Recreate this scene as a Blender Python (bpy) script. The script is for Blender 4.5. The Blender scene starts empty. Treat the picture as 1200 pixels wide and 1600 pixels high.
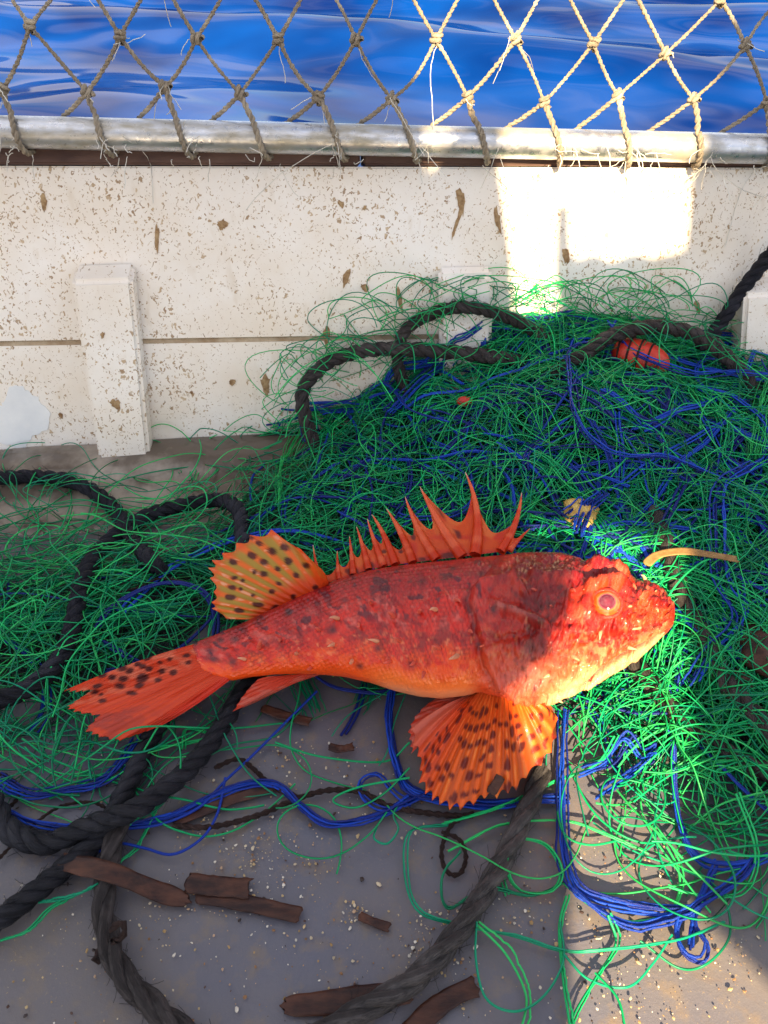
import bpy, bmesh, math, random
import numpy as np
from mathutils import Vector, Matrix

random.seed(7)
RNG = np.random.default_rng(11)
SC = bpy.context.scene
COL = SC.collection
rad = math.radians

# ------------------------------------------------------------------ camera, sky, sun, exposure
CAM_H = 0.50
PITCH = 42.0
cam_d = bpy.data.cameras.new("camera"); cam = bpy.data.objects.new("camera", cam_d); COL.objects.link(cam)
cam.location = (0, 0, CAM_H); cam.rotation_euler = (rad(90 - PITCH), 0, 0)
cam_d.sensor_fit = 'AUTO'; cam_d.sensor_width = 36; cam_d.lens = 26
cam_d.clip_start = 0.02; cam_d.clip_end = 9000
SC.camera = cam

SUN_EL = 35.0
w = bpy.data.worlds.new("World"); SC.world = w; w.use_nodes = True
wt = w.node_tree; wt.nodes.clear()
def wn(t, **k):
    n = wt.nodes.new(t)
    for a, b in k.items(): setattr(n, a, b)
    return n
sky = wn("ShaderNodeTexSky", sky_type='NISHITA', sun_disc=False)
sky.sun_elevation = rad(SUN_EL); sky.sun_rotation = rad(180); sky.air_density = 1.0; sky.dust_density = 0.6; sky.ozone_density = 1.6
tc = wn("ShaderNodeTexCoord"); mp = wn("ShaderNodeMapping"); mp.inputs["Scale"].default_value = (1.6, 1.6, 4.5)
nz = wn("ShaderNodeTexNoise"); nz.inputs["Scale"].default_value = 1.7; nz.inputs["Detail"].default_value = 3; nz.inputs["Roughness"].default_value = .55
rp = wn("ShaderNodeValToRGB"); rp.color_ramp.elements[0].position = .43; rp.color_ramp.elements[1].position = .60
mix = wn("ShaderNodeMix", data_type='RGBA'); mix.inputs[7].default_value = (8.2, 7.7, 7.3, 1)
bg = wn("ShaderNodeBackground"); bg.inputs["Strength"].default_value = 0.06
wo = wn("ShaderNodeOutputWorld")
L = wt.links.new
L(tc.outputs["Generated"], mp.inputs["Vector"]); L(mp.outputs[0], nz.inputs["Vector"]); L(nz.outputs["Fac"], rp.inputs[0])
L(rp.outputs["Color"], mix.inputs[0]); L(sky.outputs[0], mix.inputs[6]); L(mix.outputs[2], bg.inputs["Color"]); L(bg.outputs[0], wo.inputs[0])

sun_d = bpy.data.lights.new("sun", 'SUN'); sun = bpy.data.objects.new("sun", sun_d); COL.objects.link(sun)
sun_d.energy = 5.0; sun_d.angle = rad(0.53); sun_d.color = (1.0, .77, .45)
sun.rotation_euler = (rad(90 - SUN_EL), 0, 0); sun.location = (0, -3, 3)
SUN_DIR = np.array([0, math.cos(rad(SUN_EL)), -math.sin(rad(SUN_EL))])

SC.view_settings.view_transform = 'Standard'; SC.view_settings.look = 'None'
SC.view_settings.gamma = 1; SC.view_settings.use_curve_mapping = False
SC.view_settings.exposure = 2.0

# ------------------------------------------------------------------ survey helpers (photo pixel -> place)
FPX = 1600 * 26 / 36
CP = np.array([0, 0, CAM_H])
FWD = np.array([0, math.cos(rad(PITCH)), -math.sin(rad(PITCH))])
UPV = np.array([0, math.sin(rad(PITCH)), math.cos(rad(PITCH))])
RGT = np.array([1., 0, 0])
def ray(px, py):
    px = np.asarray(px, float)[..., None]; py = np.asarray(py, float)[..., None]
    return FWD + RGT * (px - 600) / FPX - UPV * (py - 800) / FPX
def atz(px, py, z=0.0):
    d = ray(px, py); z = np.asarray(z, float)
    t = (z - CAM_H) / d[..., 2]
    return CP + d * t[..., None]
def atdepth(px, py, dep):
    return CP + ray(px, py) * dep
def atplane(px, py, p, n):
    d = ray(px, py); t = np.dot(p - CP, n) / (d @ n)
    return CP + d * t[..., None]
def nrm(v):
    v = np.asarray(v, float); return v / np.maximum(np.linalg.norm(v, axis=-1, keepdims=True), 1e-12)
def sst(a, b, x):
    t = np.clip((x - a) / (b - a), 0, 1); return t * t * (3 - 2 * t)

# numpy value noise
def _h(ix, iy, s):
    n = (ix.astype(np.int64) * 374761393 + iy.astype(np.int64) * 668265263 + s * 1442695041) & 0xffffffff
    n = ((n ^ (n >> 13)) * 1274126177) & 0xffffffff
    n = n ^ (n >> 16)
    return (n & 0xffff) / 65535.0
def vn(x, y, s=0):
    x = np.asarray(x, float); y = np.asarray(y, float)
    ix = np.floor(x); iy = np.floor(y); fx = x - ix; fy = y - iy
    fx = fx * fx * (3 - 2 * fx); fy = fy * fy * (3 - 2 * fy)
    a = _h(ix, iy, s); b = _h(ix + 1, iy, s); c = _h(ix, iy + 1, s); d = _h(ix + 1, iy + 1, s)
    return (a * (1 - fx) + b * fx) * (1 - fy) + (c * (1 - fx) + d * fx) * fy
def fbm(x, y, s=0, o=4, g=.5):
    r = 0; a = 1; t = 0
    for i in range(o):
        r = r + a * vn(x * 2 ** i, y * 2 ** i, s + i * 17); t += a; a *= g
    return r / t - .5

# ------------------------------------------------------------------ object helpers
def link_mesh(name, me, mat=None, parent=None):
    o = bpy.data.objects.new(name, me); COL.objects.link(o)
    if mat is not None and len(me.materials) == 0: me.materials.append(mat)
    if parent is not None:
        o.parent = parent; o.matrix_parent_inverse = Matrix.Translation(-parent.location)
    return o
def mesh_np(name, V, F, mat=None, parent=None, col=None, uv=None, smooth=True):
    """F: list of int arrays (n,3) / (n,4); col, uv per vertex."""
    V = np.asarray(V, np.float32)
    me = bpy.data.meshes.new(name)
    F = [np.asarray(f, np.int32) for f in (F if isinstance(F, list) else [F]) if len(f)]
    me.vertices.add(len(V)); me.vertices.foreach_set("co", V.ravel())
    loops = np.concatenate([f.ravel() for f in F])
    tot = np.concatenate([np.full(len(f), f.shape[1], np.int32) for f in F])
    st = np.concatenate([[0], np.cumsum(tot)[:-1]]).astype(np.int32)
    me.loops.add(len(loops)); me.loops.foreach_set("vertex_index", loops)
    me.polygons.add(len(tot)); me.polygons.foreach_set("loop_start", st)
    me.polygons.foreach_set("use_smooth", np.full(len(tot), smooth, bool))
    me.update(calc_edges=True)
    if col is not None:
        c = np.ones((len(V), 4), np.float32); c[:, :3] = np.clip(col, 0, 1)
        a = me.color_attributes.new("Col", 'FLOAT_COLOR', 'POINT'); a.data.foreach_set("color", c.ravel())
    if uv is not None:
        u = me.uv_layers.new(name="UVMap"); u.data.foreach_set("uv", np.asarray(uv, np.float32)[loops].ravel())
    me.validate()
    return link_mesh(name, me, mat, parent)
def bm_obj(name, bm, mat, parent=None, smooth=False):
    me = bpy.data.meshes.new(name); bmesh.ops.recalc_face_normals(bm, faces=bm.faces); bm.to_mesh(me); bm.free()
    if smooth:
        for p in me.polygons: p.use_smooth = True
    return link_mesh(name, me, mat, parent)
def tag(o, label, cat, group=None):
    o["label"] = label; o["category"] = cat
    if group: o["group"] = group
    return o
def thing(name, loc, label, cat, group=None):
    e = bpy.data.objects.new(name, None); COL.objects.link(e); e.location = Vector([float(c) for c in loc]); e.empty_display_size = .02
    return tag(e, label, cat, group)

def grid_faces(nu, nv, wrapv=False):
    i = np.arange(nu - 1)[:, None]; j = np.arange(nv if wrapv else nv - 1)[None, :]
    a = i * nv + j; b = i * nv + (j + 1) % nv; c = (i + 1) * nv + (j + 1) % nv; d = (i + 1) * nv + j
    return np.stack([a, b, c, d], -1).reshape(-1, 4)
def catmull(P, n):
    P = np.asarray(P, float)
    if len(P) == 2: return P[0] + (P[1] - P[0]) * np.linspace(0, 1, n)[:, None]
    Q = np.vstack([2 * P[0] - P[1], P, 2 * P[-1] - P[-2]])
    s = np.concatenate([[0], np.cumsum(np.maximum(np.linalg.norm(np.diff(P, axis=0), axis=1), 1e-6))])
    t = np.linspace(0, s[-1], n); k = np.clip(np.searchsorted(s, t, side='right') - 1, 0, len(P) - 2)
    f = ((t - s[k]) / (s[k + 1] - s[k]))[:, None]
    p0, p1, p2, p3 = Q[k], Q[k + 1], Q[k + 2], Q[k + 3]
    return .5 * (2 * p1 + (p2 - p0) * f + (2 * p0 - 5 * p1 + 4 * p2 - p3) * f ** 2 + (3 * p1 - p0 - 3 * p2 + p3) * f ** 3)
def resample(P, ds):
    s = np.linalg.norm(np.diff(P, axis=0), axis=1).sum(); return catmull(P, max(4, int(s / ds)))
def frames(P):
    T = nrm(np.gradient(P, axis=0)); N = np.zeros_like(P)
    r = np.array([0, 0, 1.]) if abs(T[0][2]) < .9 else np.array([1., 0, 0])
    n = nrm(r - T[0] * (r @ T[0]))
    for i in range(len(P)):
        n = nrm(n - T[i] * (n @ T[i])); N[i] = n
    return T, N, np.cross(T, N)
class Tubes:
    def __init__(s, sides): s.k = sides; s.V = []; s.F = []; s.C = []; s.UV = []; s.n = 0
    def add(s, P, r, col=None, cap=False, fast=True):
        P = np.asarray(P, float); m = len(P)
        if fast:
            T = nrm(np.gradient(P, axis=0)); A = nrm(np.cross(T, np.array([.13, .07, 1.0]))); B = np.cross(T, A)
        else: T, A, B = frames(P)
        a = np.arange(s.k) * 2 * math.pi / s.k
        r = np.broadcast_to(np.asarray(r, float), (m,))
        V = P[:, None] + r[:, None, None] * (A[:, None] * np.cos(a)[None, :, None] + B[:, None] * np.sin(a)[None, :, None])
        s.V.append(V.reshape(-1, 3)); s.F.append(grid_faces(m, s.k, True) + s.n)
        L_ = np.concatenate([[0], np.cumsum(np.linalg.norm(np.diff(P, axis=0), axis=1))])
        s.UV.append(np.stack([np.tile(a / 6.2832, m), np.repeat(L_, s.k)], 1))
        if col is not None: s.C.append(np.tile(np.asarray(col, float), (m * s.k, 1)))
        s.n += m * s.k
    def build(s, name, mat, parent=None):
        return mesh_np(name, np.vstack(s.V), [np.vstack(s.F)], mat, parent, np.vstack(s.C) if s.C else None, np.vstack(s.UV))
def blob(c, r, seed=0, sub=1, amp=.25, squash=(1, 1, 1)):
    bm = bmesh.new(); bmesh.ops.create_icosphere(bm, subdivisions=sub, radius=1)
    rg = random.Random(seed)
    V = np.array([np.array(v.co) * (1 + rg.uniform(-amp, amp)) * np.array(squash) * r + np.array(c) for v in bm.verts])
    F = np.array([[v.index for v in f.verts] for f in bm.faces]); bm.free()
    return V, F

# ------------------------------------------------------------------ materials
class M:
    def __init__(s, name):
        s.m = bpy.data.materials.new(name); s.m.use_nodes = True; s.t = s.m.node_tree
        s.b = s.t.nodes["Principled BSDF"]; s.out = s.t.nodes["Material Output"]
    def n(s, t, **k):
        x = s.t.nodes.new(t)
        for a, b in k.items():
            if hasattr(x, a): setattr(x, a, b)
            else: x.inputs[a.replace('_', ' ')].default_value = b
        return x
    def l(s, a, b): s.t.links.new(a, b)
    def set(s, **k):
        for a, b in k.items():
            i = s.b.inputs[a.replace('_', ' ')]; i.default_value = (*b, 1) if isinstance(b, tuple) and len(b) == 3 else b
        return s
    def coord(s, kind="Object", scale=(1, 1, 1), rot=(0, 0, 0)):
        c = s.n("ShaderNodeTexCoord"); mpn = s.n("ShaderNodeMapping"); mpn.inputs["Scale"].default_value = scale; mpn.inputs["Rotation"].default_value = rot
        s.l(c.outputs[kind], mpn.inputs[0]); return mpn.outputs[0]
    def noise(s, vec, scale, detail=4, rough=.55, dist=0):
        x = s.n("ShaderNodeTexNoise"); x.inputs["Scale"].default_value = scale; x.inputs["Detail"].default_value = detail
        x.inputs["Roughness"].default_value = rough; x.inputs["Distortion"].default_value = dist
        s.l(vec, x.inputs["Vector"]); return x
    def ramp(s, src, stops):
        r = s.n("ShaderNodeValToRGB"); e = r.color_ramp.elements
        while len(e) < len(stops): e.new(.5)
        for i, (p, c) in enumerate(stops):
            e[i].position = p; e[i].color = (c, c, c, 1) if isinstance(c, (int, float)) else (*c, 1)
        s.l(src, r.inputs[0]); return r.outputs["Color"]
    def mixc(s, fac, a, b, mode='MIX'):
        x = s.n("ShaderNodeMix", data_type='RGBA', blend_type=mode)
        for k, v in ((0, fac), (6, a), (7, b)):
            if hasattr(v, "is_linked"): s.l(v, x.inputs[k])
            else: x.inputs[k].default_value = v if k == 0 else (*v, 1)
        return x.outputs[2]
    def math(s, op, a, b=0.0):
        x = s.n("ShaderNodeMath"); x.operation = op
        for i, v in enumerate((a, b)):
            if hasattr(v, "is_linked"): s.l(v, x.inputs[i])
            else: x.inputs[i].default_value = v
        return x.outputs[0]
    def bump(s, h, dist=.001, strength=1.0):
        x = s.n("ShaderNodeBump"); x.inputs["Distance"].default_value = dist; x.inputs["Strength"].default_value = strength
        s.l(h, x.inputs["Height"]); s.l(x.outputs[0], s.b.inputs["Normal"]); return x
    def base(s, c): s.l(c, s.b.inputs["Base Color"])

def mat_painted_wall():
    m = M("stained_white_paint"); m.set(Roughness=.42)
    v = m.coord(); c = m.noise(v, 9, 5)
    base = m.mixc(m.ramp(c.outputs["Fac"], [(.38, 0), (.75, 1)]), (.88, .83, .77), (.78, .67, .54))
    big = m.noise(v, 3.1, 6, .65)
    base = m.mixc(m.math('MULTIPLY', m.ramp(big.outputs["Fac"], [(.5, 0), (.72, 1)]), .45), base, (.60, .48, .33))
    # vertical runs
    vs = m.coord(scale=(1, 1, .12)); run = m.noise(vs, 60, 3)
    base = m.mixc(m.math('MULTIPLY', m.ramp(run.outputs["Fac"], [(.62, 0), (.78, 1)]), .35), base, (.55, .42, .27))
    dv = m.noise(v, 150, 2); v3 = m.mixc(.012, v, dv.outputs["Color"], 'ADD')
    sx = m.n("ShaderNodeSeparateXYZ"); m.l(v3, sx.inputs[0]); cx = m.n("ShaderNodeCombineXYZ"); m.l(sx.outputs[0], cx.inputs[0]); m.l(sx.outputs[2], cx.inputs[1]); vv = cx.outputs[0]
    dens = m.noise(v, 14, 3)
    for sc, rr, st in ((125, .26, (1.5, .8, 1)), (190, .34, (1.1, .8, 1)), (46, .11, (1.35, .7, 1)), (340, .36, (1, 1, 1))):
        mpn = m.n("ShaderNodeMapping"); mpn.inputs["Scale"].default_value = st; mpn.inputs["Rotation"].default_value = (0, 0, rad(sc * 3 % 60 - 30))
        m.l(vv, mpn.inputs[0])
        vo = m.n("ShaderNodeTexVoronoi"); vo.inputs["Scale"].default_value = sc; vo.voronoi_dimensions = '2D'; m.l(mpn.outputs[0], vo.inputs["Vector"])
        sep = m.n("ShaderNodeSeparateColor"); m.l(vo.outputs["Color"], sep.inputs[0])
        gate = m.math('MULTIPLY', m.math('GREATER_THAN', sep.outputs[0], .42), m.ramp(dens.outputs["Fac"], [(.30, .35), (.62, 1)]))
        size = m.math('MULTIPLY', m.math('MULTIPLY', sep.outputs[1], rr), gate)
        d = m.math('SUBTRACT', size, vo.outputs["Distance"])
        f = m.ramp(d, [(0.0, 0), (.05, .92)])
        tone = m.mixc(sep.outputs[2], (.26, .145, .055), (.56, .41, .25))
        base = m.mixc(f, base, tone)
    m.base(base)
    h = m.noise(v, 70, 5); m.bump(h.outputs["Fac"], .0012, .5)
    m.l(m.ramp(c.outputs["Fac"], [(.3, .33), (.7, .6)]), m.b.inputs["Roughness"])
    return m.m
def mat_deck():
    m = M("worn_grey_deck_paint"); v = m.coord()
    a = m.noise(v, 5, 6, .6); b = m.noise(v, 55, 6, .65); c = m.noise(v, 420, 3, .7)
    base = m.mixc(m.ramp(a.outputs["Fac"], [(.35, 0), (.65, 1)]), (.090, .093, .132), (.138, .118, .112))
    base = m.mixc(m.math('MULTIPLY', m.ramp(b.outputs["Fac"], [(.52, 0), (.72, 1)]), .6), base, (.20, .140, .080))
    st = m.noise(v, 16, 5, .6, .4)
    base = m.mixc(m.math('MULTIPLY', m.ramp(st.outputs["Fac"], [(.62, 0), (.75, 1)]), .7), base, (.17, .10, .05))
    gate = m.noise(v, 11, 3)
    gr = m.math('MULTIPLY', m.ramp(c.outputs["Fac"], [(.63, 0), (.70, 1)]), m.ramp(gate.outputs["Fac"], [(.42, 0), (.62, 1)]))
    base = m.mixc(gr, base, (.30, .21, .11)); m.base(base)
    m.l(m.ramp(a.outputs["Fac"], [(.35, .28), (.7, .6)]), m.b.inputs["Roughness"])
    hh = m.mixc(.35, b.outputs["Fac"], c.outputs["Fac"]); m.bump(hh, .0012, .6)
    return m.m
def mat_noise2(name, c0, c1, rough=.6, scale=60, dist=.0008, strength=.7, lo=.35, hi=.65, metallic=0, stretch=(1, 1, 1), spec=.5):
    m = M(name); v = m.coord(scale=stretch); n = m.noise(v, scale, 6, .6)
    m.base(m.mixc(m.ramp(n.outputs["Fac"], [(lo, 0), (hi, 1)]), c0, c1)); m.set(Roughness=rough, Metallic=metallic, Specular_IOR_Level=spec)
    n2 = m.noise(v, scale * 3, 4); m.bump(n2.outputs["Fac"], dist, strength)
    return m.m
def mat_rope(name, c0, c1, rough=.75):
    m = M(name); uvv = m.coord("UV", (9, 60, 1), (0, 0, rad(18))); n = m.noise(uvv, 3.0, 4, .7)
    ob = m.coord(); g = m.noise(ob, 35, 5)
    base = m.mixc(m.ramp(n.outputs["Fac"], [(.35, 0), (.7, 1)]), c0, c1)
    base = m.mixc(m.math('MULTIPLY', m.ramp(g.outputs["Fac"], [(.5, 0), (.72, 1)]), .5), base, tuple(min(1, x * 1.9 + .015) for x in c1))
    m.base(base); m.set(Roughness=rough, Specular_IOR_Level=.22); m.bump(n.outputs["Fac"], .0016, 1.0)
    return m.m
def mat_col(name, rough=.4, spec=.5, fine=0, dist=.0004, coat=0, trans=0, sub=0, skin=False, crough=.12):
    m = M(name); a = m.n("ShaderNodeVertexColor"); a.layer_name = "Col"; m.base(a.outputs["Color"])
    m.set(Roughness=rough, Specular_IOR_Level=spec, Coat_Weight=coat, Coat_Roughness=crough)
    if fine:
        v = m.coord(); n = m.noise(v, fine, 4, .65)
        h = n.outputs["Fac"]
        if skin:
            k = m.noise(v, 240, 5, .6, .6); h = m.mixc(.55, h, k.outputs["Fac"])
        m.bump(h, dist, .9)
    if sub: m.set(Subsurface_Weight=sub, Subsurface_Scale=.004)
    if trans:
        tr = m.n("ShaderNodeBsdfTranslucent"); m.l(a.outputs["Color"], tr.inputs[0]); mx = m.n("ShaderNodeMixShader"); mx.inputs[0].default_value = trans
        m.l(m.b.outputs[0], mx.inputs[1]); m.l(tr.outputs[0], mx.inputs[2]); m.l(mx.outputs[0], m.out.inputs[0])
    return m.m
def mat_water():
    m = M("sea_water"); v = m.coord(); n = m.noise(v, 1.3, 2, .4)
    body = m.n("ShaderNodeBsdfDiffuse"); m.l(m.mixc(m.ramp(n.outputs["Fac"], [(.35, 0), (.65, 1)]), (.0003, .012, .100), (.0006, .040, .230)), body.inputs[0])
    gl = m.n("ShaderNodeBsdfGlossy"); gl.inputs["Roughness"].default_value = .05
    fr = m.n("ShaderNodeFresnel"); fr.inputs["IOR"].default_value = 1.333
    bp = m.bump(n.outputs["Fac"], .03, .10); m.l(bp.outputs[0], gl.inputs["Normal"]); m.l(bp.outputs[0], fr.inputs["Normal"])
    mx = m.n("ShaderNodeMixShader"); m.l(m.math('MULTIPLY', fr.outputs[0], .42), mx.inputs[0]); m.l(body.outputs[0], mx.inputs[1]); m.l(gl.outputs[0], mx.inputs[2]); m.l(mx.outputs[0], m.out.inputs[0])
    return m.m
def mat_pipe():
    m = M("galvanised_pipe"); v = m.coord(scale=(.35, 1, 1)); n = m.noise(v, 45, 6, .65); n2 = m.noise(m.coord(), 160, 4)
    dirt = m.ramp(n.outputs["Fac"], [(.43, 0), (.62, 1)])
    m.base(m.mixc(m.math('MULTIPLY', dirt, .85), (.62, .63, .66), (.30, .26, .18)))
    m.l(m.math('SUBTRACT', .92, m.math('MULTIPLY', dirt, .75)), m.b.inputs["Metallic"])
    m.l(m.ramp(n2.outputs["Fac"], [(.3, .22), (.7, .45)]), m.b.inputs["Roughness"]); m.bump(n2.outputs["Fac"], .0006, .5)
    return m.m

MAT = dict(
    wall=mat_painted_wall(), deck=mat_deck(), water=mat_water(), pipe=mat_pipe(),
    cap=mat_noise2("weathered_brown_wood", (.055, .022, .016), (.14, .075, .055), .7, 40, .001, .8, stretch=(.2, 1, 1)),
    coving=mat_noise2("wet_grey_coving", (.115, .088, .068), (.32, .27, .22), .14, 7, .0010, .4, lo=.44, hi=.56),
    rope=mat_rope("black_rope", (.006, .006, .010), (.022, .022, .032)),
    rope_grey=mat_rope("grey_rope", (.020, .017, .018), (.070, .058, .056)),
    rope_pale=mat_rope("pale_grey_rope", (.026, .023, .024), (.092, .080, .078)),
    rope_dark_wet=mat_rope("dark_wet_rope", (.006, .006, .009), (.022, .022, .030), .5),
    tan_twine=mat_rope("tan_twine", (.24, .19, .135), (.54, .45, .34), .85),
    brown_cord=mat_rope("brown_cord", (.018, .010, .010), (.06, .032, .026), .6),
    twine=mat_col("green_nylon", .34, .32, trans=.12),
    blue=mat_col("blue_braid", .42, .3, 900, .0008),
    core=mat_noise2("net_core_shade", (.0008, .004, .004), (.002, .016, .013), .6, 90, .004, 1),
    leaf=mat_noise2("dried_brown_leaf", (.020, .007, .006), (.085, .030, .016), .5, 130, .0006, .8, stretch=(.35, 1, 1), spec=.3),
    tanleaf=mat_noise2("dried_tan_leaf", (.20, .095, .022), (.33, .18, .055), .6, 150, .0005, .6),
    grit=mat_col("shell_grit", .5, .5), stain=mat_noise2("dried_mud_splash", (.20, .10, .035), (.42, .28, .14), .7, 220, .0005, .8),
    fish=mat_col("wet_fish_skin", .32, .25, 900, .0016, coat=.42, sub=.04, skin=True, crough=.07),
    fin=mat_col("wet_fin_membrane", .30, .28, 900, .0003, coat=.08, trans=.22),
    float_=mat_noise2("red_float_plastic", (.45, .014, .010), (.60, .04, .015), .4, 40, .0005, .5),
    frayed=mat_noise2("frayed_fibre", (.62, .58, .50), (.8, .77, .7), .8, 80),
    scuff=mat_noise2("scuffed_pale_paint", (.70, .71, .72), (.80, .80, .79), .3, 30, .0006, .5),
    seam=mat_noise2("caulked_seam", (.30, .20, .11), (.50, .40, .28), .7, 60, .001, .6),
    white=mat_noise2("plain_white_paint", (.72, .72, .70), (.80, .79, .77), .5, 12),
    sponge=mat_noise2("yellow_sponge", (.55, .30, .04), (.70, .50, .16), .6, 160, .002, 1),
)

# ------------------------------------------------------------------ setting: sea
def build_sea():
    Z = -0.55
    xs = np.linspace(-7, 7, 240); ys = np.linspace(.95, 15, 300)
    X, Y = np.meshgrid(xs, ys, indexing='ij')
    u = X * .86 - Y * .51; t = X * .51 + Y * .86            # crests run slightly across the view
    Wv = .075 * np.sin(2.7 * t + 1.3 * fbm(u * .3, t * .4, 3) * 5 + .5) + .007 * np.sin(4.3 * t + .9 * u + 4 * fbm(u * .4, t * .6, 9) + 1.0)
    Wv += .13 * fbm(u * .45, t * .8, 21, 2, .18)
    Wv *= sst(15, 11, Y) * sst(7, 5.6, np.abs(X))
    V = np.stack([X, Y, Z + Wv], -1).reshape(-1, 3)
    o = mesh_np("sea", V, [grid_faces(240, 300)[:, ::-1]], MAT["water"]); o["kind"] = "structure"
    xs = np.array([-3000, -7, 7, 3000.]); ys = np.array([-3000, .95, 15, 3500.])
    X, Y = np.meshgrid(xs, ys, indexing='ij'); V = np.stack([X, Y, np.full_like(X, Z)], -1).reshape(-1, 3)
    f = grid_faces(4, 4)[:, ::-1]; f = np.delete(f, 4, 0)
    o = mesh_np("sea_far", V, [f], MAT["water"]); o["kind"] = "structure"
build_sea()

# ------------------------------------------------------------------ setting: deck
def build_deck():
    xs = np.linspace(-1.6, 1.6, 130); ys = np.linspace(-1.4, .86, 100)
    X, Y = np.meshgrid(xs, ys, indexing='ij')
    Zd = .0022 * fbm(X * 7, Y * 7, 5, 4) * 2 - .001
    V = np.stack([X, Y, Zd - .001], -1).reshape(-1, 3)
    o = mesh_np("deck", V, [grid_faces(130, 100)[:, ::-1]], MAT["deck"]); o["kind"] = "structure"
    # hull skin and beams under the deck so the boat is a solid body
    bm = bmesh.new()
    bmesh.ops.create_cube(bm, size=1, matrix=Matrix.Translation((0, -.28, -.40)) @ Matrix.Diagonal((3.2, 2.24, .78, 1)))
    o = bm_obj("hull", bm, MAT["white"]); o["kind"] = "structure"
build_deck()

# ------------------------------------------------------------------ bulwark in wall coordinates (a along, b up the slope, c out of the face)
bL = atz(0, 715); bR = atz(1200, 655)
tM = atdepth(600, 222, .725)
E1 = nrm(bR - bL); _u = tM - (bL + bR) / 2
NW = nrm(np.cross(E1, _u));  NW = -NW if NW[1] > 0 else NW
E2 = nrm(_u - E1 * (_u @ E1))
def wl(px, py, c=0.0):
    """pixel -> (a, b) on the wall face lifted by c"""
    P = atplane(px, py, bL + NW * c, NW) - bL
    return P @ E1, P @ E2
def wp(a, b, c=0.0):
    a, b, c = np.broadcast_arrays(np.asarray(a, float), np.asarray(b, float), np.asarray(c, float))
    return bL + a[..., None] * E1 + b[..., None] * E2 + c[..., None] * NW
def wall_y(X, Z):
    return bL[1] - (NW[0] * (X - bL[0]) + NW[2] * (Z - bL[2])) / NW[1]
def wall_hex(name, quad, c0, c1, mat, parent, bev=.0015, cuts=0):
    bm = bmesh.new(); vs = []
    for c in (c0, c1):
        for a, b in quad: vs.append(bm.verts.new(wp(a, b, c)))
    for f in ((0, 1, 2, 3), (4, 5, 6, 7), (0, 1, 5, 4), (1, 2, 6, 5), (2, 3, 7, 6), (3, 0, 4, 7)): bm.faces.new([vs[i] for i in f])
    if bev: bmesh.ops.bevel(bm, geom=bm.edges[:], offset=bev, segments=3, affect='EDGES')
    return bm_obj(name, bm, mat, parent)
bul = thing("bulwark", wp(.4, 0), "white painted wooden bulwark spattered with brown specks behind the net pile", "boat side")
A0, A1 = -1.2, 2.0
sa, sb = wl(0, 537); sa2, sb2 = wl(550, 528)
sl = (sb2 - sb) / (sa2 - sa); seam = lambda a: sb + (a - sa) * sl
ta, tb = wl(0, 259); ta2, tb2 = wl(1200, 262); tl = (tb2 - tb) / (ta2 - ta); top = lambda a: tb + (a - ta) * tl
g = .0012
wall_hex("plank", [(A0, seam(A0) + g), (A1, seam(A1) + g), (A1, top(A1)), (A0, top(A0))], -.03, 0, MAT["wall"], bul, .0016)
wall_hex("plank", [(A0, -.06), (A1, -.06), (A1, seam(A1) - g), (A0, seam(A0) - g)], -.03, -.0006, MAT["wall"], bul, .0016)
wall_hex("backing", [(A0, -.3), (A1, -.3), (A1, top(A1) - .004), (A0, top(A0) - .004)], -.05, -.0016, MAT["seam"], bul, 0)
ja, jb = wl(565, 250)
capw = .026
wall_hex("cap_board", [(A0, top(A0) + .001), (ja - .0015, top(ja) + .001), (ja - .0015, top(ja) + capw), (A0, top(A0) + capw)], -.05, .004, MAT["cap"], bul, .002)
wall_hex("cap_board", [(ja + .0015, top(ja) + .001), (A1, top(A1) + .001), (A1, top(A1) + capw), (ja + .0015, top(ja) + capw)], -.05, .0035, MAT["cap"], bul, .002)
def rib(tl_, tr_, br_, bl_, c, rise):
    q1 = [wl(*p, c) for p in (bl_, br_, tr_, tl_)]; q0 = [q1[0], q1[1]] + [wl(p[0], p[1] - rise, 0) for p in (tr_, tl_)]
    q0[2] = (q1[2][0], q0[2][1]); q0[3] = (q1[3][0], q0[3][1]); bm = bmesh.new()
    vs = [bm.verts.new(wp(a, h, .0002)) for a, h in q0] + [bm.verts.new(wp(a, h, c)) for a, h in q1]
    for f in ((0, 1, 2, 3), (4, 5, 6, 7), (0, 1, 5, 4), (1, 2, 6, 5), (2, 3, 7, 6), (3, 0, 4, 7)): bm.faces.new([vs[i] for i in f])
    bmesh.ops.bevel(bm, geom=bm.edges[:], offset=.004, segments=3, affect='EDGES'); return bm_obj("rib", bm, MAT["wall"], bul)
rib((110, 440), (206, 437), (236, 735), (156, 735), .026, 28)
rib((686, 432), (771, 430), (765, 730), (690, 730), .014, 18)
rib((1165, 462), (1260, 456), (1225, 700), (1150, 700), .03, 28)
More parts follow.
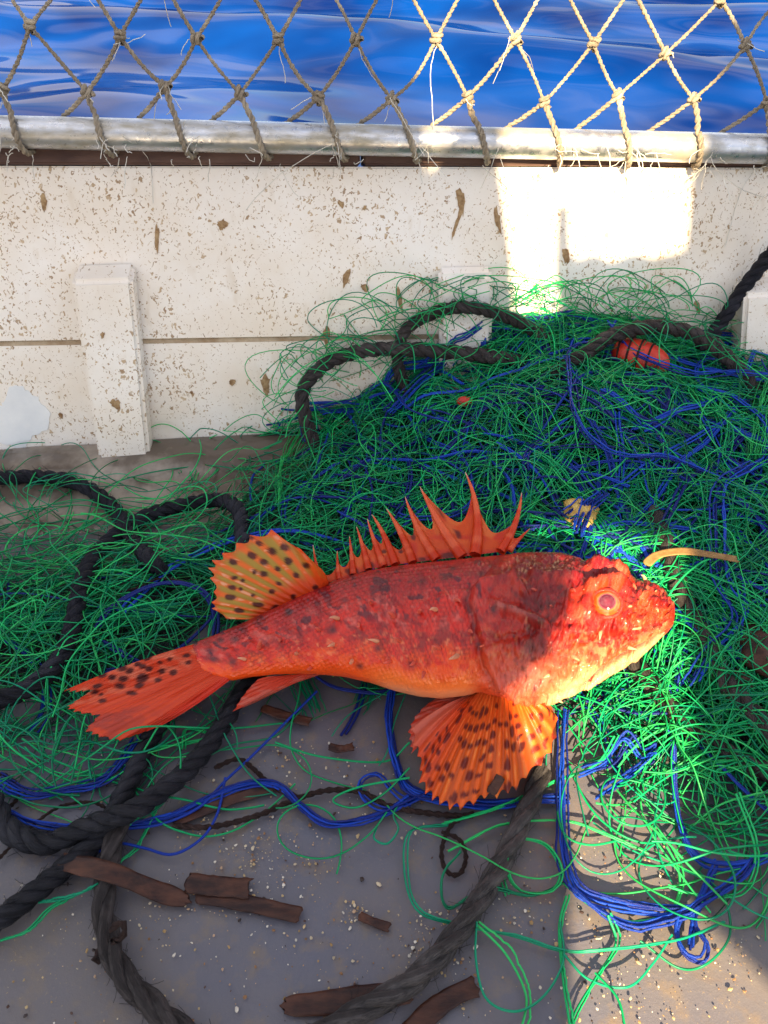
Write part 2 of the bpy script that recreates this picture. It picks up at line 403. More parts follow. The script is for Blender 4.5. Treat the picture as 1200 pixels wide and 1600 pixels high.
# dried splashes lying on the planks
for k, (x, y, wd, hh, tilt) in enumerate([(415, 604, 13, 34, .1), (720, 315, 12, 42, .15), (715, 345, 6, 50, -.35), (347, 351, 16, 16, 0), (245, 372, 7, 44, 0), (68, 314, 9, 30, .1),
        (778, 345, 8, 46, .2), (510, 527, 10, 30, 0), (541, 435, 9, 32, -.2), (533, 319, 8, 12, .3), (885, 400, 10, 26, .1), (570, 450, 12, 12, .4), (363, 598, 9, 10, 0), (205, 437, 6, 14, .2),
        (180, 632, 14, 16, .4), (160, 524, 6, 10, 0), (300, 615, 5, 8, .5), (95, 650, 6, 9, .4), (570, 325, 5, 9, 0), (1090, 480, 8, 22, .3), (625, 470, 6, 40, .2)]):
    c = .0008 if y < 528 else .0002
    if 120 < x < 220 and y > 440: c = .0268
    th = np.linspace(0, 6.283, 22, endpoint=False); rr = 1 + .5 * (np.array([random.random() for _ in th]) - .5)
    yy = np.sin(th); xx = np.cos(th) * (1 - .35 * yy) * rr
    px = x + xx * wd / 2 + yy * hh / 2 * tilt; py = y + yy * rr * hh / 2
    a, b = wl(px, py, c); V = np.vstack([wp(a, b, c), wp(a, b, c - .0009), [wp(*wl(x, y, c), c + .0002)]]); n = 22
    F3 = np.array([[i, (i + 1) % n, 2 * n] for i in range(n)]); F4 = np.array([[i, (i + 1) % n, n + (i + 1) % n, n + i] for i in range(n)])
    mesh_np("dried_splash", V, [F3, F4], MAT["stain"], bul, None, None, False)

# bare scuffed patch low on the left plank
th = np.linspace(0, 6.283, 70, endpoint=False); rr = 1 + 1.5 * fbm(np.cos(th) * 1.6 + 4, np.sin(th) * 1.6 + 4, 6, 4, .65); px = 22 + 46 * rr * np.cos(th); py = 655 + 40 * rr * np.sin(th)
a, bb = wl(px, py, .0002); n = len(th); V = np.vstack([wp(a, bb, .0002), wp(a, bb, -.0009), [wp(*wl(22, 655, .0002), .0002)]])
mesh_np("paint_scuff", V, [np.array([[i, (i + 1) % n, 2 * n] for i in range(n)]), np.array([[i, (i + 1) % n, n + (i + 1) % n, n + i] for i in range(n)])], MAT["scuff"], bul, None, None, False)

# coving between deck and wall: raised lip with a wet hollow
def build_coving():
    na = 120; A = np.linspace(A0, A1, na); V = []
    for a in A:
        wob = .004 * float(fbm(a * 9, 3.3, 4, 3)) * 2
        lip = np.interp(a, [wl(0, 702)[0], wl(60, 697)[0], wl(160, 692)[0], wl(260, 683)[0], wl(440, 676)[0]], [wl(0, 704)[1], wl(60, 697)[1], wl(160, 693)[1], wl(260, 684)[1], wl(440, 677)[1]]) + wob * .5
        p0 = wp(a, lip, .0005); p1 = wp(a, lip, .0045); b = np.array([p1[0], p1[1], 0])
        prof = [p0, p1]
        for t in np.linspace(.12, 1, 14):
            out = .120 + .012 * float(fbm(a * 5, 9.1, 8, 3)); zz = p1[2] * (1 - t) ** 2.2 + .0035 * math.sin(t * 9) * (1 - t)
            yy = p1[1] - .008 - out * t
            prof.append(np.array([p1[0], yy, zz - (.0022 if t == 1 else 0)]))
        V += prof
    m = len(prof); o = mesh_np("coving", np.array(V), [grid_faces(na, m)], MAT["coving"], bul)
build_coving()

# ------------------------------------------------------------------ pipe rail and guard net
rL = wp(*wl(0, 206, .013), .013); rR = wp(*wl(1200, 233, .013), .013); RD = nrm(rR - rL); RR = 22.3 * float(((rL + rR) / 2 - CP) @ FWD) / FPX
def build_rail():
    r = thing("pipe_rail", (rL + rR) / 2, "scuffed galvanised steel pipe rail running along the top of the white bulwark", "rail")
    t = Tubes(28); n = 160; P = (rL - RD * .8) + RD * np.linspace(0, 2.5, n)[:, None]
    t.add(P, RR * (1 + .01 * fbm(np.linspace(0, 40, n), 1.0, 3)), fast=False); t.build("pipe", MAT["pipe"], r)
    for s in (-.35, .60, 1.35):
        p = rL + RD * s; bm = bmesh.new()
        bmesh.ops.create_cone(bm, cap_ends=True, segments=16, radius1=.011, radius2=.011, depth=.05, matrix=Matrix.Translation(Vector(p) + Vector((0, .018, -.022))))
        bm_obj("bracket", bm, MAT["pipe"], r, True)
build_rail()
def rope_strands(P, R, pitch, ds=.003, ns=3, sides=8, wob=0):
    P = resample(np.asarray(P, float), ds); T, N, B = frames(P)
    s = np.concatenate([[0], np.cumsum(np.linalg.norm(np.diff(P, axis=0), axis=1))])
    out = []
    for k in range(ns):
        a = 2 * math.pi * (s / pitch + k / ns) + random.random() * .1
        off = {1: 0, 2: .48, 3: .50}[ns] * R
        out.append(P + off * (N * np.cos(a)[:, None] + B * np.sin(a)[:, None]))
    return out, {1: 1, 2: .60, 3: .58}[ns] * R
def twine_mesh(P, R=.0036, name="twine", mat=None, parent=None):
    st, r = rope_strands(P, R, R * 4.4, .0026, 2, 6); t = Tubes(6)
    for q in st: t.add(q, r * (1 + .12 * RNG.standard_normal(len(q))), fast=False)
    return t.build(name, mat or MAT["tan_twine"], parent)
def build_guard():
    gn = thing("guard_net", rL + RD * .4, "tan knotted twine guard net of diamond mesh lashed to the pipe rail", "guard net")
    gnrm = nrm(np.cross(RD, nrm(np.array([0, .12, 1]))));  gnrm = -gnrm if gnrm[1] > 0 else gnrm
    P0 = rL.copy()
    G = lambda p, j=0.0: atplane(p[0], p[1], P0, gnrm) + gnrm * j
    r1 = [(-85, 36), (48, 40), (188, 57), (307, 60), (435, 62), (556, 62), (682, 62), (805, 62), (928, 68), (1042, 85), (1166, 72), (1290, 80)]
    r2 = [(-120, 138), (5, 140), (135, 145), (257, 137), (375, 147), (497, 153), (613, 155), (730, 152), (850, 160), (965, 150), (1083, 155), (1197, 160), (1310, 165)]
    foot = [(-50, 0), (72, 0), (195, 0), (313, 0), (430, 0), (547, 0), (660, 0), (770, 0), (885, 0), (995, 0), (1105, 0), (1225, 0), (1340, 0)]
    up = lambda row, dy, sh: [((row[i][0] + row[i + 1][0]) / 2 + sh, (row[i][1] + row[i + 1][1]) / 2 - dy) for i in range(len(row) - 1)]
    r0 = [(-140, -60), (-14, -58), (122, -50), (246, -46), (370, -48), (494, -48), (620, -50), (742, -55), (866, -48), (986, -20), (1128, 0), (1240, -20), (1350, -30)]
    rm = up(r0, 105, 2); rn = up(rm, 100, 2)
    rows = [r2, r1, r0, rm, rn]
    P3 = [[G(p, random.uniform(-.004, .004)) for p in row] for row in rows]
    def seg(a, b):
        n = 9; t = np.linspace(0, 1, n)[:, None]; q = a + (b - a) * t
        sag = np.sin(t * math.pi) * (RNG.standard_normal(3) * .0016 + np.array([0, 0, -.0012])); twine_mesh(q + sag, .0020 * random.uniform(.9, 1.12), parent=gn)
    # r1[i] meets r2[i] and r2[i+1]; r0[i], r0[i+1]
    for i in range(len(r1)):
        seg(P3[1][i], P3[0][i]); seg(P3[1][i], P3[0][i + 1])
        if i < len(r0): seg(P3[1][i], P3[2][i])
        if i + 1 < len(r0): seg(P3[1][i], P3[2][i + 1])
    for i in range(len(rm)):
        seg(P3[3][i], P3[2][i]); seg(P3[3][i], P3[2][i + 1])
    for i in range(len(rn)):
        seg(P3[4][i], P3[3][i]); seg(P3[4][i], P3[3][i + 1])
    # head rope at the top
    st, r = rope_strands([q + np.array([0, 0, .004]) for q in P3[4]], .006, .03, .006); t = Tubes(7)
    for q in st: t.add(q, r, fast=False)
    t.build("head_rope", MAT["tan_twine"], gn)
    # knots: a short wrapped turn of twine round a core
    for row in P3[:4]:
        for p in row:
            t = Tubes(7)
            d1 = nrm(np.array([random.uniform(.3, .9), 0, random.uniform(-.5, .9)])); d2 = nrm(np.cross(d1, gnrm))
            th = np.linspace(0, 6.283 * 2.1, 34)
            q = p + .0028 * (np.cos(th)[:, None] * d1 * 1.25 + np.sin(th)[:, None] * gnrm * .95) + d2 * ((th / 13.2 - .5) * .0088)[:, None] + RNG.standard_normal((34, 3)) * .0004
            t.add(q, .0021, fast=False); t.build("knot", MAT["tan_twine"], gn)
    # lashings round the pipe (front) and the tails that pass behind it
    Xup = nrm(np.cross(RD, np.array([0, -1., 0]))); Xup = Xup if Xup[2] > 0 else -Xup
    Xfr = nrm(np.cross(RD, Xup)); Xfr = Xfr if Xfr[1] < 0 else -Xfr
    for i, k in enumerate(P3[0]):
        sK = (k - rL) @ RD
        fp = atdepth(foot[i][0], 236, .73); sF = (fp - rL) @ RD
        th = np.linspace(70, -150, 24); f = np.linspace(0, 1, 24)
        base = rL + RD * (sK + (sF - sK) * np.clip(.38 + .66 * f, 0, 1))[:, None]
        ringr = RR + .0038
        q = base + ringr * (Xup * np.sin(np.radians(th))[:, None] + Xfr * np.cos(np.radians(th))[:, None])
        twine_mesh(np.vstack([k, k + (q[0] - k) * .5 + RNG.standard_normal(3) * .001, q]), .0030, "lashing", parent=gn)
        if i:
            e = rL + RD * (sK - .033) + Xup * (RR * .4) - Xfr * (RR + .003)
            twine_mesh(np.vstack([k, (k + e) / 2, e, e - Xup * .02 + Xfr * .004]), .0024, "lashing", parent=gn)
    # frayed fibres
    t = Tubes(3)
    pts = [q for row in P3[:3] for q in row]
    for k in range(150):
        if k % 3: i = random.randrange(len(foot)); sF = (atdepth(foot[i][0], 236, .73) - rL) @ RD; p = rL + RD * (sF + random.gauss(-.004, .012)) + Xfr * (RR + .004) + Xup * random.uniform(-.018, .006)
        else: p = pts[random.randrange(len(pts))] + RNG.standard_normal(3) * .004
        ln = random.choice([.01, .015, .02, .03]) * random.uniform(.6, 1.3); n = 9
        if k % 14 == 0: ln = random.uniform(.05, .09)
        d = nrm(RNG.standard_normal(3) + np.array([0, -.6, -1.2])); c = RNG.standard_normal(3) * .9
        s = np.linspace(0, 1, n)[:, None]; q = p + ln * (d * s + c * s * s * .5 + np.array([0, 0, -.3]) * s * s) + .0012 * np.cumsum(RNG.standard_normal((n, 3)), 0) * .5
        q[:, 1] = np.minimum(q[:, 1], wall_y(q[:, 0], q[:, 2]) - .002) if k % 3 else q[:, 1]
        t.add(q, .00042)
    o = t.build("frayed_fibre", MAT["frayed"], gn); o["kind"] = "stuff"
build_guard()

# ------------------------------------------------------------------ unseen screen added behind the camera, gaps cut to place the sun patches
YC = -.85
def onc(P):
    P = np.asarray(P, float); t = (P[..., 1] - YC) / SUN_DIR[1]; q = P - SUN_DIR * t[..., None]; return q[..., [0, 2]]
def prism_xz(name, poly, y0, y1, mat, parent):
    bm = bmesh.new(); vs = [bm.verts.new((x, y0, z)) for x, z in poly]; f = bm.faces.new(vs)
    r = bmesh.ops.extrude_face_region(bm, geom=[f]); bmesh.ops.translate(bm, verts=[v for v in r["geom"] if isinstance(v, bmesh.types.BMVert)], vec=(0, y1 - y0, 0))
    bmesh.ops.triangulate(bm, faces=[q for q in bm.faces if len(q.verts) > 4])
    return bm_obj(name, bm, mat, parent)
def wallpx(px, py): return wp(*wl(px, py))
def build_shade_screen():
    cb = thing("shade_screen", (0, YC, 0), "unseen white screen added behind the viewer, its gaps shaping the sun patches", "cabin wall")
    W = lambda pts: [tuple(onc(wallpx(*p))) for p in pts]
    D = lambda pts, z=0: [tuple(onc(atz(*p, z))) for p in pts]
    left = [(-1.25, 0)] + D([(888, 1620), (886, 1450), (884, 1270), (815, 1160)]) + D([(800, 1085), (822, 1050), (826, 1015), (852, 985), (846, 945), (868, 905), (862, 850)], .10)
    e = W([(806, 505), (803, 400), (795, 340), (784, 262)])
    left += [(e[0][0], e[0][1] - .02)] + e + [(e[-1][0] - .012, e[-1][1] + .08), (.045, 1.40), (.01, 1.62), (-1.25, 1.62)]
    prism_xz("shade_panel", left, YC - .02, YC, MAT["white"], cb)
    fr = W([(1078, 262), (1074, 330), (1066, 395)])
    rb = D([(1052, 1180), (1064, 1370), (1130, 1430), (1215, 1512), (1290, 1600)])
    right = [(1.25, 0), (1.25, 1.62), (fr[0][0] + .01, 1.62)] + fr + [(fr[-1][0] + .01, fr[-1][1] - .10)] + D([(1085, 900)], .08) + rb + [(rb[-1][0] + .05, 0)]
    prism_xz("shade_panel", right, YC - .02, YC, MAT["white"], cb)
    # added board across the gap, its ragged edges outline the sun patches
    top_ = W([(800, 505), (835, 512), (872, 505), (862, 420), (866, 330), (892, 330), (894, 395), (900, 412), (930, 404), (955, 416), (990, 402), (1020, 410), (1075, 398), (1140, 398)])
    lo = D([(1190, 858), (1110, 858), (1040, 858), (1000, 846), (940, 838), (900, 846), (860, 832), (740, 836)], .10)
    prism_xz("shade_board", top_ + lo, YC + .0005, YC + .014, MAT["white"], cb)
build_shade_screen()

# ------------------------------------------------------------------ net pile height
CPTS = np.array([
 (560,560,.035),(520,640,.03),(640,500,.085),(700,480,.10),(760,475,.112),(830,478,.12),(880,478,.122),(950,492,.115),(1000,497,.108),(1100,530,.085),(1190,545,.085),(1260,560,.07),
 (600,620,.055),(600,700,.05),(700,620,.08),(800,620,.095),(900,600,.10),(1000,600,.10),(1100,620,.09),(1190,660,.085),(800,710,.07),(1000,700,.08),(1150,760,.07),(450,740,.028),(520,700,.035),(460,680,.012),(440,710,.012),
 (700,800,.048),(600,800,.04),(500,800,.034),(900,830,.05),(1000,820,.06),(1100,850,.062),(1190,900,.056),(1260,900,.055),(1100,1000,.046),(1180,1100,.035),(1260,1100,.03),(1050,1140,.022),(950,1130,.016),(1100,1200,.018),(1190,1220,.016),
 (900,1200,.003),(1150,1300,.006),(1100,1370,.0),(870,1280,.0),(1200,1400,0),(960,1220,.0),(1010,1230,.0),(980,1290,0),(1040,1300,0),(930,1170,.004),
 (700,980,.028),(900,980,.04),(500,960,.024),(600,960,.026),(400,1000,.014),(420,900,.03),
 (0,840,.004),(60,800,.0),(200,810,.002),(130,840,.005),(320,800,.008),(380,780,.022),(330,850,.022),(150,900,.026),(50,950,.026),(-60,950,.026),(250,900,.024),(100,1040,.022),(200,980,.026),(0,1100,.018),(-60,1100,.016),(60,1140,.014),(0,1200,.007),(100,1190,.006),(200,1130,.006),(300,1060,.006),
 (300,730,0),(100,740,0),(20,760,0),(400,700,0),(200,1230,0),(100,1240,0),(330,1100,0),(400,1090,0.002),(500,1100,.003),(600,1120,.003),(650,1150,0),(750,1150,.0),(850,1150,.004),(400,1200,0),(600,1300,0),(800,1400,0),(300,1500,0),(0,1300,0),(0,1400,0),(600,1500,0),(1000,1500,0)], float)
_cp = atz(CPTS[:, 0], CPTS[:, 1], CPTS[:, 2]); _cz = CPTS[:, 2]
def hp(X, Y):
    X = np.asarray(X, float); sh = X.shape; X = X.ravel(); Y = np.asarray(Y, float).ravel(); out = np.empty_like(X)
    for s in range(0, len(X), 40000):
        d2 = (X[s:s + 40000, None] - _cp[None, :, 0]) ** 2 + (Y[s:s + 40000, None] - _cp[None, :, 1]) ** 2
        wgt = 1 / (d2 + 2e-4) ** 2.2; out[s:s + 40000] = (wgt * _cz).sum(1) / wgt.sum(1)
    return out.reshape(sh)

# ------------------------------------------------------------------ net
GREENS = [(.003, .29, .10), (.005, .36, .12), (.012, .45, .13), (.002, .19, .085), (.003, .25, .13), (.030, .48, .12)]
BLUES = [(.003, .030, .28), (.004, .050, .42), (.003, .014, .16)]
def walks(N, n, ds, x0, y0, a0, kstd, kmean=0.0, kcorr=.85):
    """N random smooth plan curves -> (N,n,2)"""
    k = RNG.standard_normal(N) * kstd + kmean; a = a0.copy(); x = x0.copy(); y = y0.copy(); out = np.empty((N, n, 2))
    km = RNG.standard_normal(N) * kstd * .8 + kmean
    for i in range(n):
        out[:, i, 0] = x; out[:, i, 1] = y
        k = km + (k - km) * kcorr + RNG.standard_normal(N) * kstd * .45
        a = a + k * ds; x = x + np.cos(a) * ds; y = y + np.sin(a) * ds
    return out
def flow(X, Y):
    left = sst(-.02, -.22, X)
    return (fbm(X * 7 + 3, Y * 7, 31, 3) * 5.5 + .9) * (1 - left) + left * (.25 + fbm(X * 6, Y * 6, 41, 2) * 2.2)
def project(P):
    d = P - CP; z = d @ FWD; return 600 + (d @ RGT) / z * FPX, 800 - (d @ UPV) / z * FPX
def sample_pile(N, thr=.006, power=1.0):
    xs, ys = [], []; n = 0
    while n < N:
        x = RNG.uniform(-.55, .62, 6000); y = RNG.uniform(.2, .78, 6000); h = hp(x, y)
        k = RNG.random(6000) < np.clip((h - thr * .6) / (thr * 3), 0, 1) ** power
        k &= y < wall_y(x, h) - .004
        xs.append(x[k]); ys.append(y[k]); n += k.sum()
    return np.concatenate(xs)[:N], np.concatenate(ys)[:N]
FISH_BOX = None
def lay(W, zoff, arc, narc):
    """plan curves -> 3-D strands lying on the pile"""
    N, n, _ = W.shape; h = hp(W[..., 0], W[..., 1]); s = np.linspace(0, 1, n)[None]
    ph = RNG.random((N, 1)) * 6.28; fr = RNG.uniform(.6, narc, (N, 1))
    z = h + zoff[:, None] + arc[:, None] * np.sin(s * fr * 6.28 + ph) * sst(.002, .02, h)
    px, py = project(np.stack([W[..., 0], W[..., 1], h], -1))
    infish = (px > 345) & (px < 1052) & (py > 870 - (px < 560) * (px - 560) * .33 * -1 * -1) & (py < 1080)
    z = np.where(infish, np.minimum(z, h + .002), z)
    z = np.maximum(z, .0012)
    y = np.minimum(W[..., 1], wall_y(W[..., 0], z) - .004)
    return np.stack([W[..., 0], y, z], -1)
def inpile(P):
    low = hp(P[..., 0], P[..., 1]) < .0035; px, py = project(P)
    bare = ((px > 210) & (px < 860) & (py > 1125)) | ((px < 330) & (py < 800)) | ((px < 850) & (py > 1290))
    return (low.mean(-1) < .22) & (bare.mean(-1) < .10)
net = thing("fishing_net", (.12, .56, 0), "heaped tangle of thin green nylon fishing net with blue twine under the red fish", "fishing net")
def build_net():
    # matted inside of the heap, near-black colour standing in for shade between strands
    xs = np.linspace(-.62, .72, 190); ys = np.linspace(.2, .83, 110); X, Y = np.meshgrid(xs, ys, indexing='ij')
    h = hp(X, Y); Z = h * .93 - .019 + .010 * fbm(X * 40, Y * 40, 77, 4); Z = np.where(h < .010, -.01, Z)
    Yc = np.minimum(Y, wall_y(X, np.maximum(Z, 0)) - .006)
    mesh_np("matted_shade_core", np.stack([X, Yc, Z], -1).reshape(-1, 3), [grid_faces(190, 110)[:, ::-1]], MAT["core"], net)
    T = Tubes(3)
    def batch(N, n, ds, thr, kstd, z0, z1, arcs, narc, r0, r1, cols, spread=.5, start=None, kmean=0):
        x, y = start if start is not None else sample_pile(N, thr)
        a = flow(x, y) + RNG.standard_normal(N) * spread + np.where(RNG.random(N) < .5, math.pi, 0)
        W = walks(N, n, ds, x, y, a, kstd, kmean)
        P = lay(W, RNG.uniform(z0, z1, N), np.abs(RNG.standard_normal(N)) * arcs, narc)
        ok = inpile(P)
        for i in np.nonzero(ok)[0]: T.add(P[i], RNG.uniform(r0, r1), cols[RNG.integers(len(cols))] * RNG.uniform(.35, 1.3))
    GC = [np.array(c) for c in GREENS]
    batch(1350, 40, .0065, .008, 9, -.021, -.002, .004, 2.0, .00040, .00062, GC, .45)
    batch(760, 42, .006, .008, 15, -.006, .006, .006, 2.5, .00040, .00062, GC, .8)
    batch(620, 40, .005, .010, 26, -.002, .009, .009, 2.0, .00040, .00062, GC, 2, )
    # clustered skeins: many near-parallel strands
    cx, cy = sample_pile(70, .012); ca = flow(cx, cy)
    for k in range(70):
        N = int(RNG.integers(8, 20)); base = walks(1, 34, .0065, cx[k:k + 1], cy[k:k + 1], ca[k:k + 1] + RNG.normal() * .4, 6)[0]
        zo = RNG.uniform(-.004, .006); col = GC[RNG.integers(len(GC))]
        W = base[None] + np.cumsum(RNG.standard_normal((N, 34, 2)) * .0006, 1) + RNG.standard_normal((N, 1, 2)) * .0035
        P = lay(W, zo + RNG.standard_normal(N) * .0018, np.full(N, .003), 1.5)
        for i in np.nonzero(inpile(P))[0]: T.add(P[i], .0006, col * RNG.uniform(.8, 1.15))
    # star knots where four strands meet
    kx, ky = sample_pile(330, .010); Vb = []; Fb = []; nb = 0
    for k in range(330):
        c = GC[RNG.integers(len(GC))] * 1.1; zo = RNG.uniform(.001, .008); a = RNG.random() * 6.28
        kz = float(hp(kx[k:k + 1], ky[k:k + 1])[0]) + zo + .0006; kp = np.array([kx[k], ky[k], kz]); tq = np.linspace(0, 6.28 * 1.5, 12)
        T.add(kp + .0010 * np.stack([np.cos(tq), np.sin(tq), np.sin(tq * 1.3 + a)], 1), .0009, c)
        for q in (0, .7, 3.14, 3.9):
            W = walks(1, 18, .005, kx[k:k + 1], ky[k:k + 1], np.array([a + q + RNG.normal() * .2]), 14); T.add(lay(W, np.array([zo]), np.array([.004]), 1)[0], .00062, c)
    # stray loops standing up from the edge of the heap
    for (px, py) in [(560, 480), (600, 470), (640, 440), (500, 540), (470, 560), (700, 440), (745, 415), (790, 440), (930, 435), (960, 430), (1010, 450), (1060, 450), (1100, 480), (1150, 500), (860, 440), (480, 620), (455, 640), (820, 450), (1000, 470), (580, 510), (520, 520), (900, 450)]:
        for q in range(4):
            n = 26; th = np.linspace(0, math.pi * RNG.uniform(.9, 1.7), n); wd = RNG.uniform(25, 75); hh = RNG.uniform(12, 50)
            xx = px + RNG.normal() * 25 + wd * np.cos(th + RNG.normal() * .3) + RNG.normal() * 10 * np.sin(2 * th); yy = py + 30 - hh * np.sin(th) + RNG.normal() * 8 * np.sin(th * 2)
            c = .006 + .02 * RNG.random() + .012 * np.sin(th * 1.3 + RNG.random() * 6); a, b = wl(xx, yy, .012); T.add(wp(a, np.maximum(b, .02), np.maximum(c, .002)), .0006, GC[RNG.integers(len(GC))] * 1.1)
    # loose loops spilling over the deck
    polyreg = [(885, 1110, 1130, 1260, 110), (880, 1180, 1100, 1400, 55), (560, 1130, 700, 1330, 10), (200, 1100, 460, 1260, 14), (0, 1150, 190, 1260, 70), (0, 770, 330, 860, 40), (300, 690, 450, 780, 14), (1100, 1100, 1200, 1400, 60)]
    for x0, y0, x1, y1, N in polyreg:
        p = atz(RNG.uniform(x0, x1, N), RNG.uniform(y0, y1, N), 0)
        W = walks(N, 40, .0048, p[:, 0], p[:, 1], RNG.random(N) * 6.28, 17); s = np.linspace(0, 1, 40)[None]
        zz = np.maximum(hp(W[..., 0], W[..., 1]), 0) + .0015 + (.002 + .012 * RNG.random((N, 1)) ** 2) * (1 + np.sin(s * RNG.uniform(3, 12, (N, 1)) + RNG.random((N, 1)) * 6))
        px, py = project(np.concatenate([W, zz[..., None]], -1))
        bad = ((py < 1092) & (px > 480) & (px < 880)).any(1) | (((py - 1170) ** 2 * .9 + (px - 755) ** 2) < 125 ** 2).any(1) | (py.max(1) > y1 + 70)
        W[..., 1] = np.minimum(W[..., 1], wall_y(W[..., 0], zz) - .006)
        for i in range(N):
            if not bad[i]: T.add(np.concatenate([W[i], zz[i][:, None]], 1), RNG.uniform(.00055, .00085), GC[RNG.integers(len(GC))] * RNG.uniform(.9, 1.2))
    hand = [[(690, 1288), (780, 1262), (860, 1225), (930, 1195), (960, 1150)], [(700, 1330), (780, 1290), (880, 1282), (940, 1300), (1010, 1330)], [(790, 1400), (775, 1340), (800, 1312), (850, 1320), (875, 1360), (860, 1392), (810, 1390), (790, 1350), (800, 1290), (820, 1240)],
        [(700, 1290), (640, 1300), (632, 1360), (650, 1420), (700, 1442), (800, 1462), (880, 1486), (960, 1483), (1060, 1468), (1130, 1440)], [(745, 1440), (744, 1500), (760, 1560), (805, 1580), (850, 1555), (880, 1500), (875, 1440)], [(740, 1440), (790, 1490), (822, 1555), (815, 1610)],
        [(880, 1490), (920, 1530), (980, 1542), (1020, 1505), (1050, 1460)], [(885, 1400), (874, 1450), (880, 1530), (892, 1610)], [(950, 1430), (962, 1475), (930, 1530), (900, 1580), (890, 1610)], [(1000, 1470), (1060, 1512), (1105, 1505), (1140, 1460), (1130, 1400), (1090, 1360)], [(930, 1520), (965, 1560), (978, 1612)],
        [(880, 1380), (830, 1400), (760, 1390), (700, 1420), (690, 1370), (720, 1330)], [(430, 1160), (500, 1182), (600, 1190), (640, 1160)], [(640, 1200), (600, 1240), (555, 1262), (520, 1250), (560, 1230), (640, 1215)], [(590, 1290), (585, 1310), (605, 1318), (622, 1295), (615, 1270), (640, 1240)],
        [(470, 1110), (430, 1150), (360, 1165), (300, 1200), (250, 1260), (200, 1290)], [(0, 1470), (40, 1455), (75, 1420), (110, 1400)], [(60, 1410), (100, 1405), (150, 1385)], [(250, 1250), (215, 1320), (180, 1350)], [(240, 1170), (290, 1160), (330, 1150), (290, 1140), (285, 1170)],
        [(1020, 1290), (1060, 1360), (1050, 1420), (990, 1440), (930, 1420), (880, 1380)], [(880, 1180), (870, 1240), (880, 1300), (920, 1320), (980, 1310)], [(1150, 1240), (1180, 1330), (1160, 1390), (1100, 1400), (1040, 1385)],
        [(-10, 960), (60, 930), (130, 900), (220, 890)], [(120, 760), (60, 800), (-10, 830)], [(75, 1110), (70, 1020), (45, 950), (60, 880), (120, 830), (160, 810)], [(130, 830), (155, 770), (220, 742), (320, 728), (380, 735)], [(280, 740), (270, 710), (320, 705), (375, 715), (440, 690)]]
    for h_ in hand:
        q = np.array(h_, float); nn = len(q); zz = .002 + .009 * RNG.random(nn)
        P = atz(q[:, 0], q[:, 1], 0); zz = np.maximum(zz, hp(P[:, 0], P[:, 1]) + zz * .8); P = atz(q[:, 0], q[:, 1], zz); P[:, 1] = np.minimum(P[:, 1], wall_y(P[:, 0], P[:, 2]) - .01)
        c = GC[RNG.integers(len(GC))] * 1.1; Q = catmull(P, 60); T.add(Q, .00085, c)
        if RNG.random() < .6: T.add(Q + np.cumsum(RNG.standard_normal(Q.shape) * .0002, 0) + np.array([.002, .001, .0005]), .00075, c)
    o = T.build("green_twine", MAT["twine"], net); o["kind"] = "stuff"
    print("green tris", len(o.data.polygons) * 2)
    # blue twine worked through the heap
    T2 = Tubes(4); x, y = sample_pile(420, .012); a = flow(x, y) + RNG.standard_normal(420) * .9; x2 = sst(-.5, .1, x)
    keep = RNG.random(420) < .45 + .55 * x2
    W = walks(420, 40, .0065, x, y, a, 9); P = lay(W, RNG.uniform(-.008, .005, 420), np.full(420, .004), 1.5)
    okb = inpile(P)
    for i in range(420):
        if keep[i] and okb[i]:
            c = np.array(BLUES[RNG.integers(3)])
            for q in range(int(RNG.integers(1, 4))): T2.add(P[i] + RNG.standard_normal(3) * np.array([.0018, .0018, .0006]), RNG.uniform(.0008, .0014), c)
    o = T2.build("blue_twine", MAT["blue"], net); o["kind"] = "stuff"
build_net()

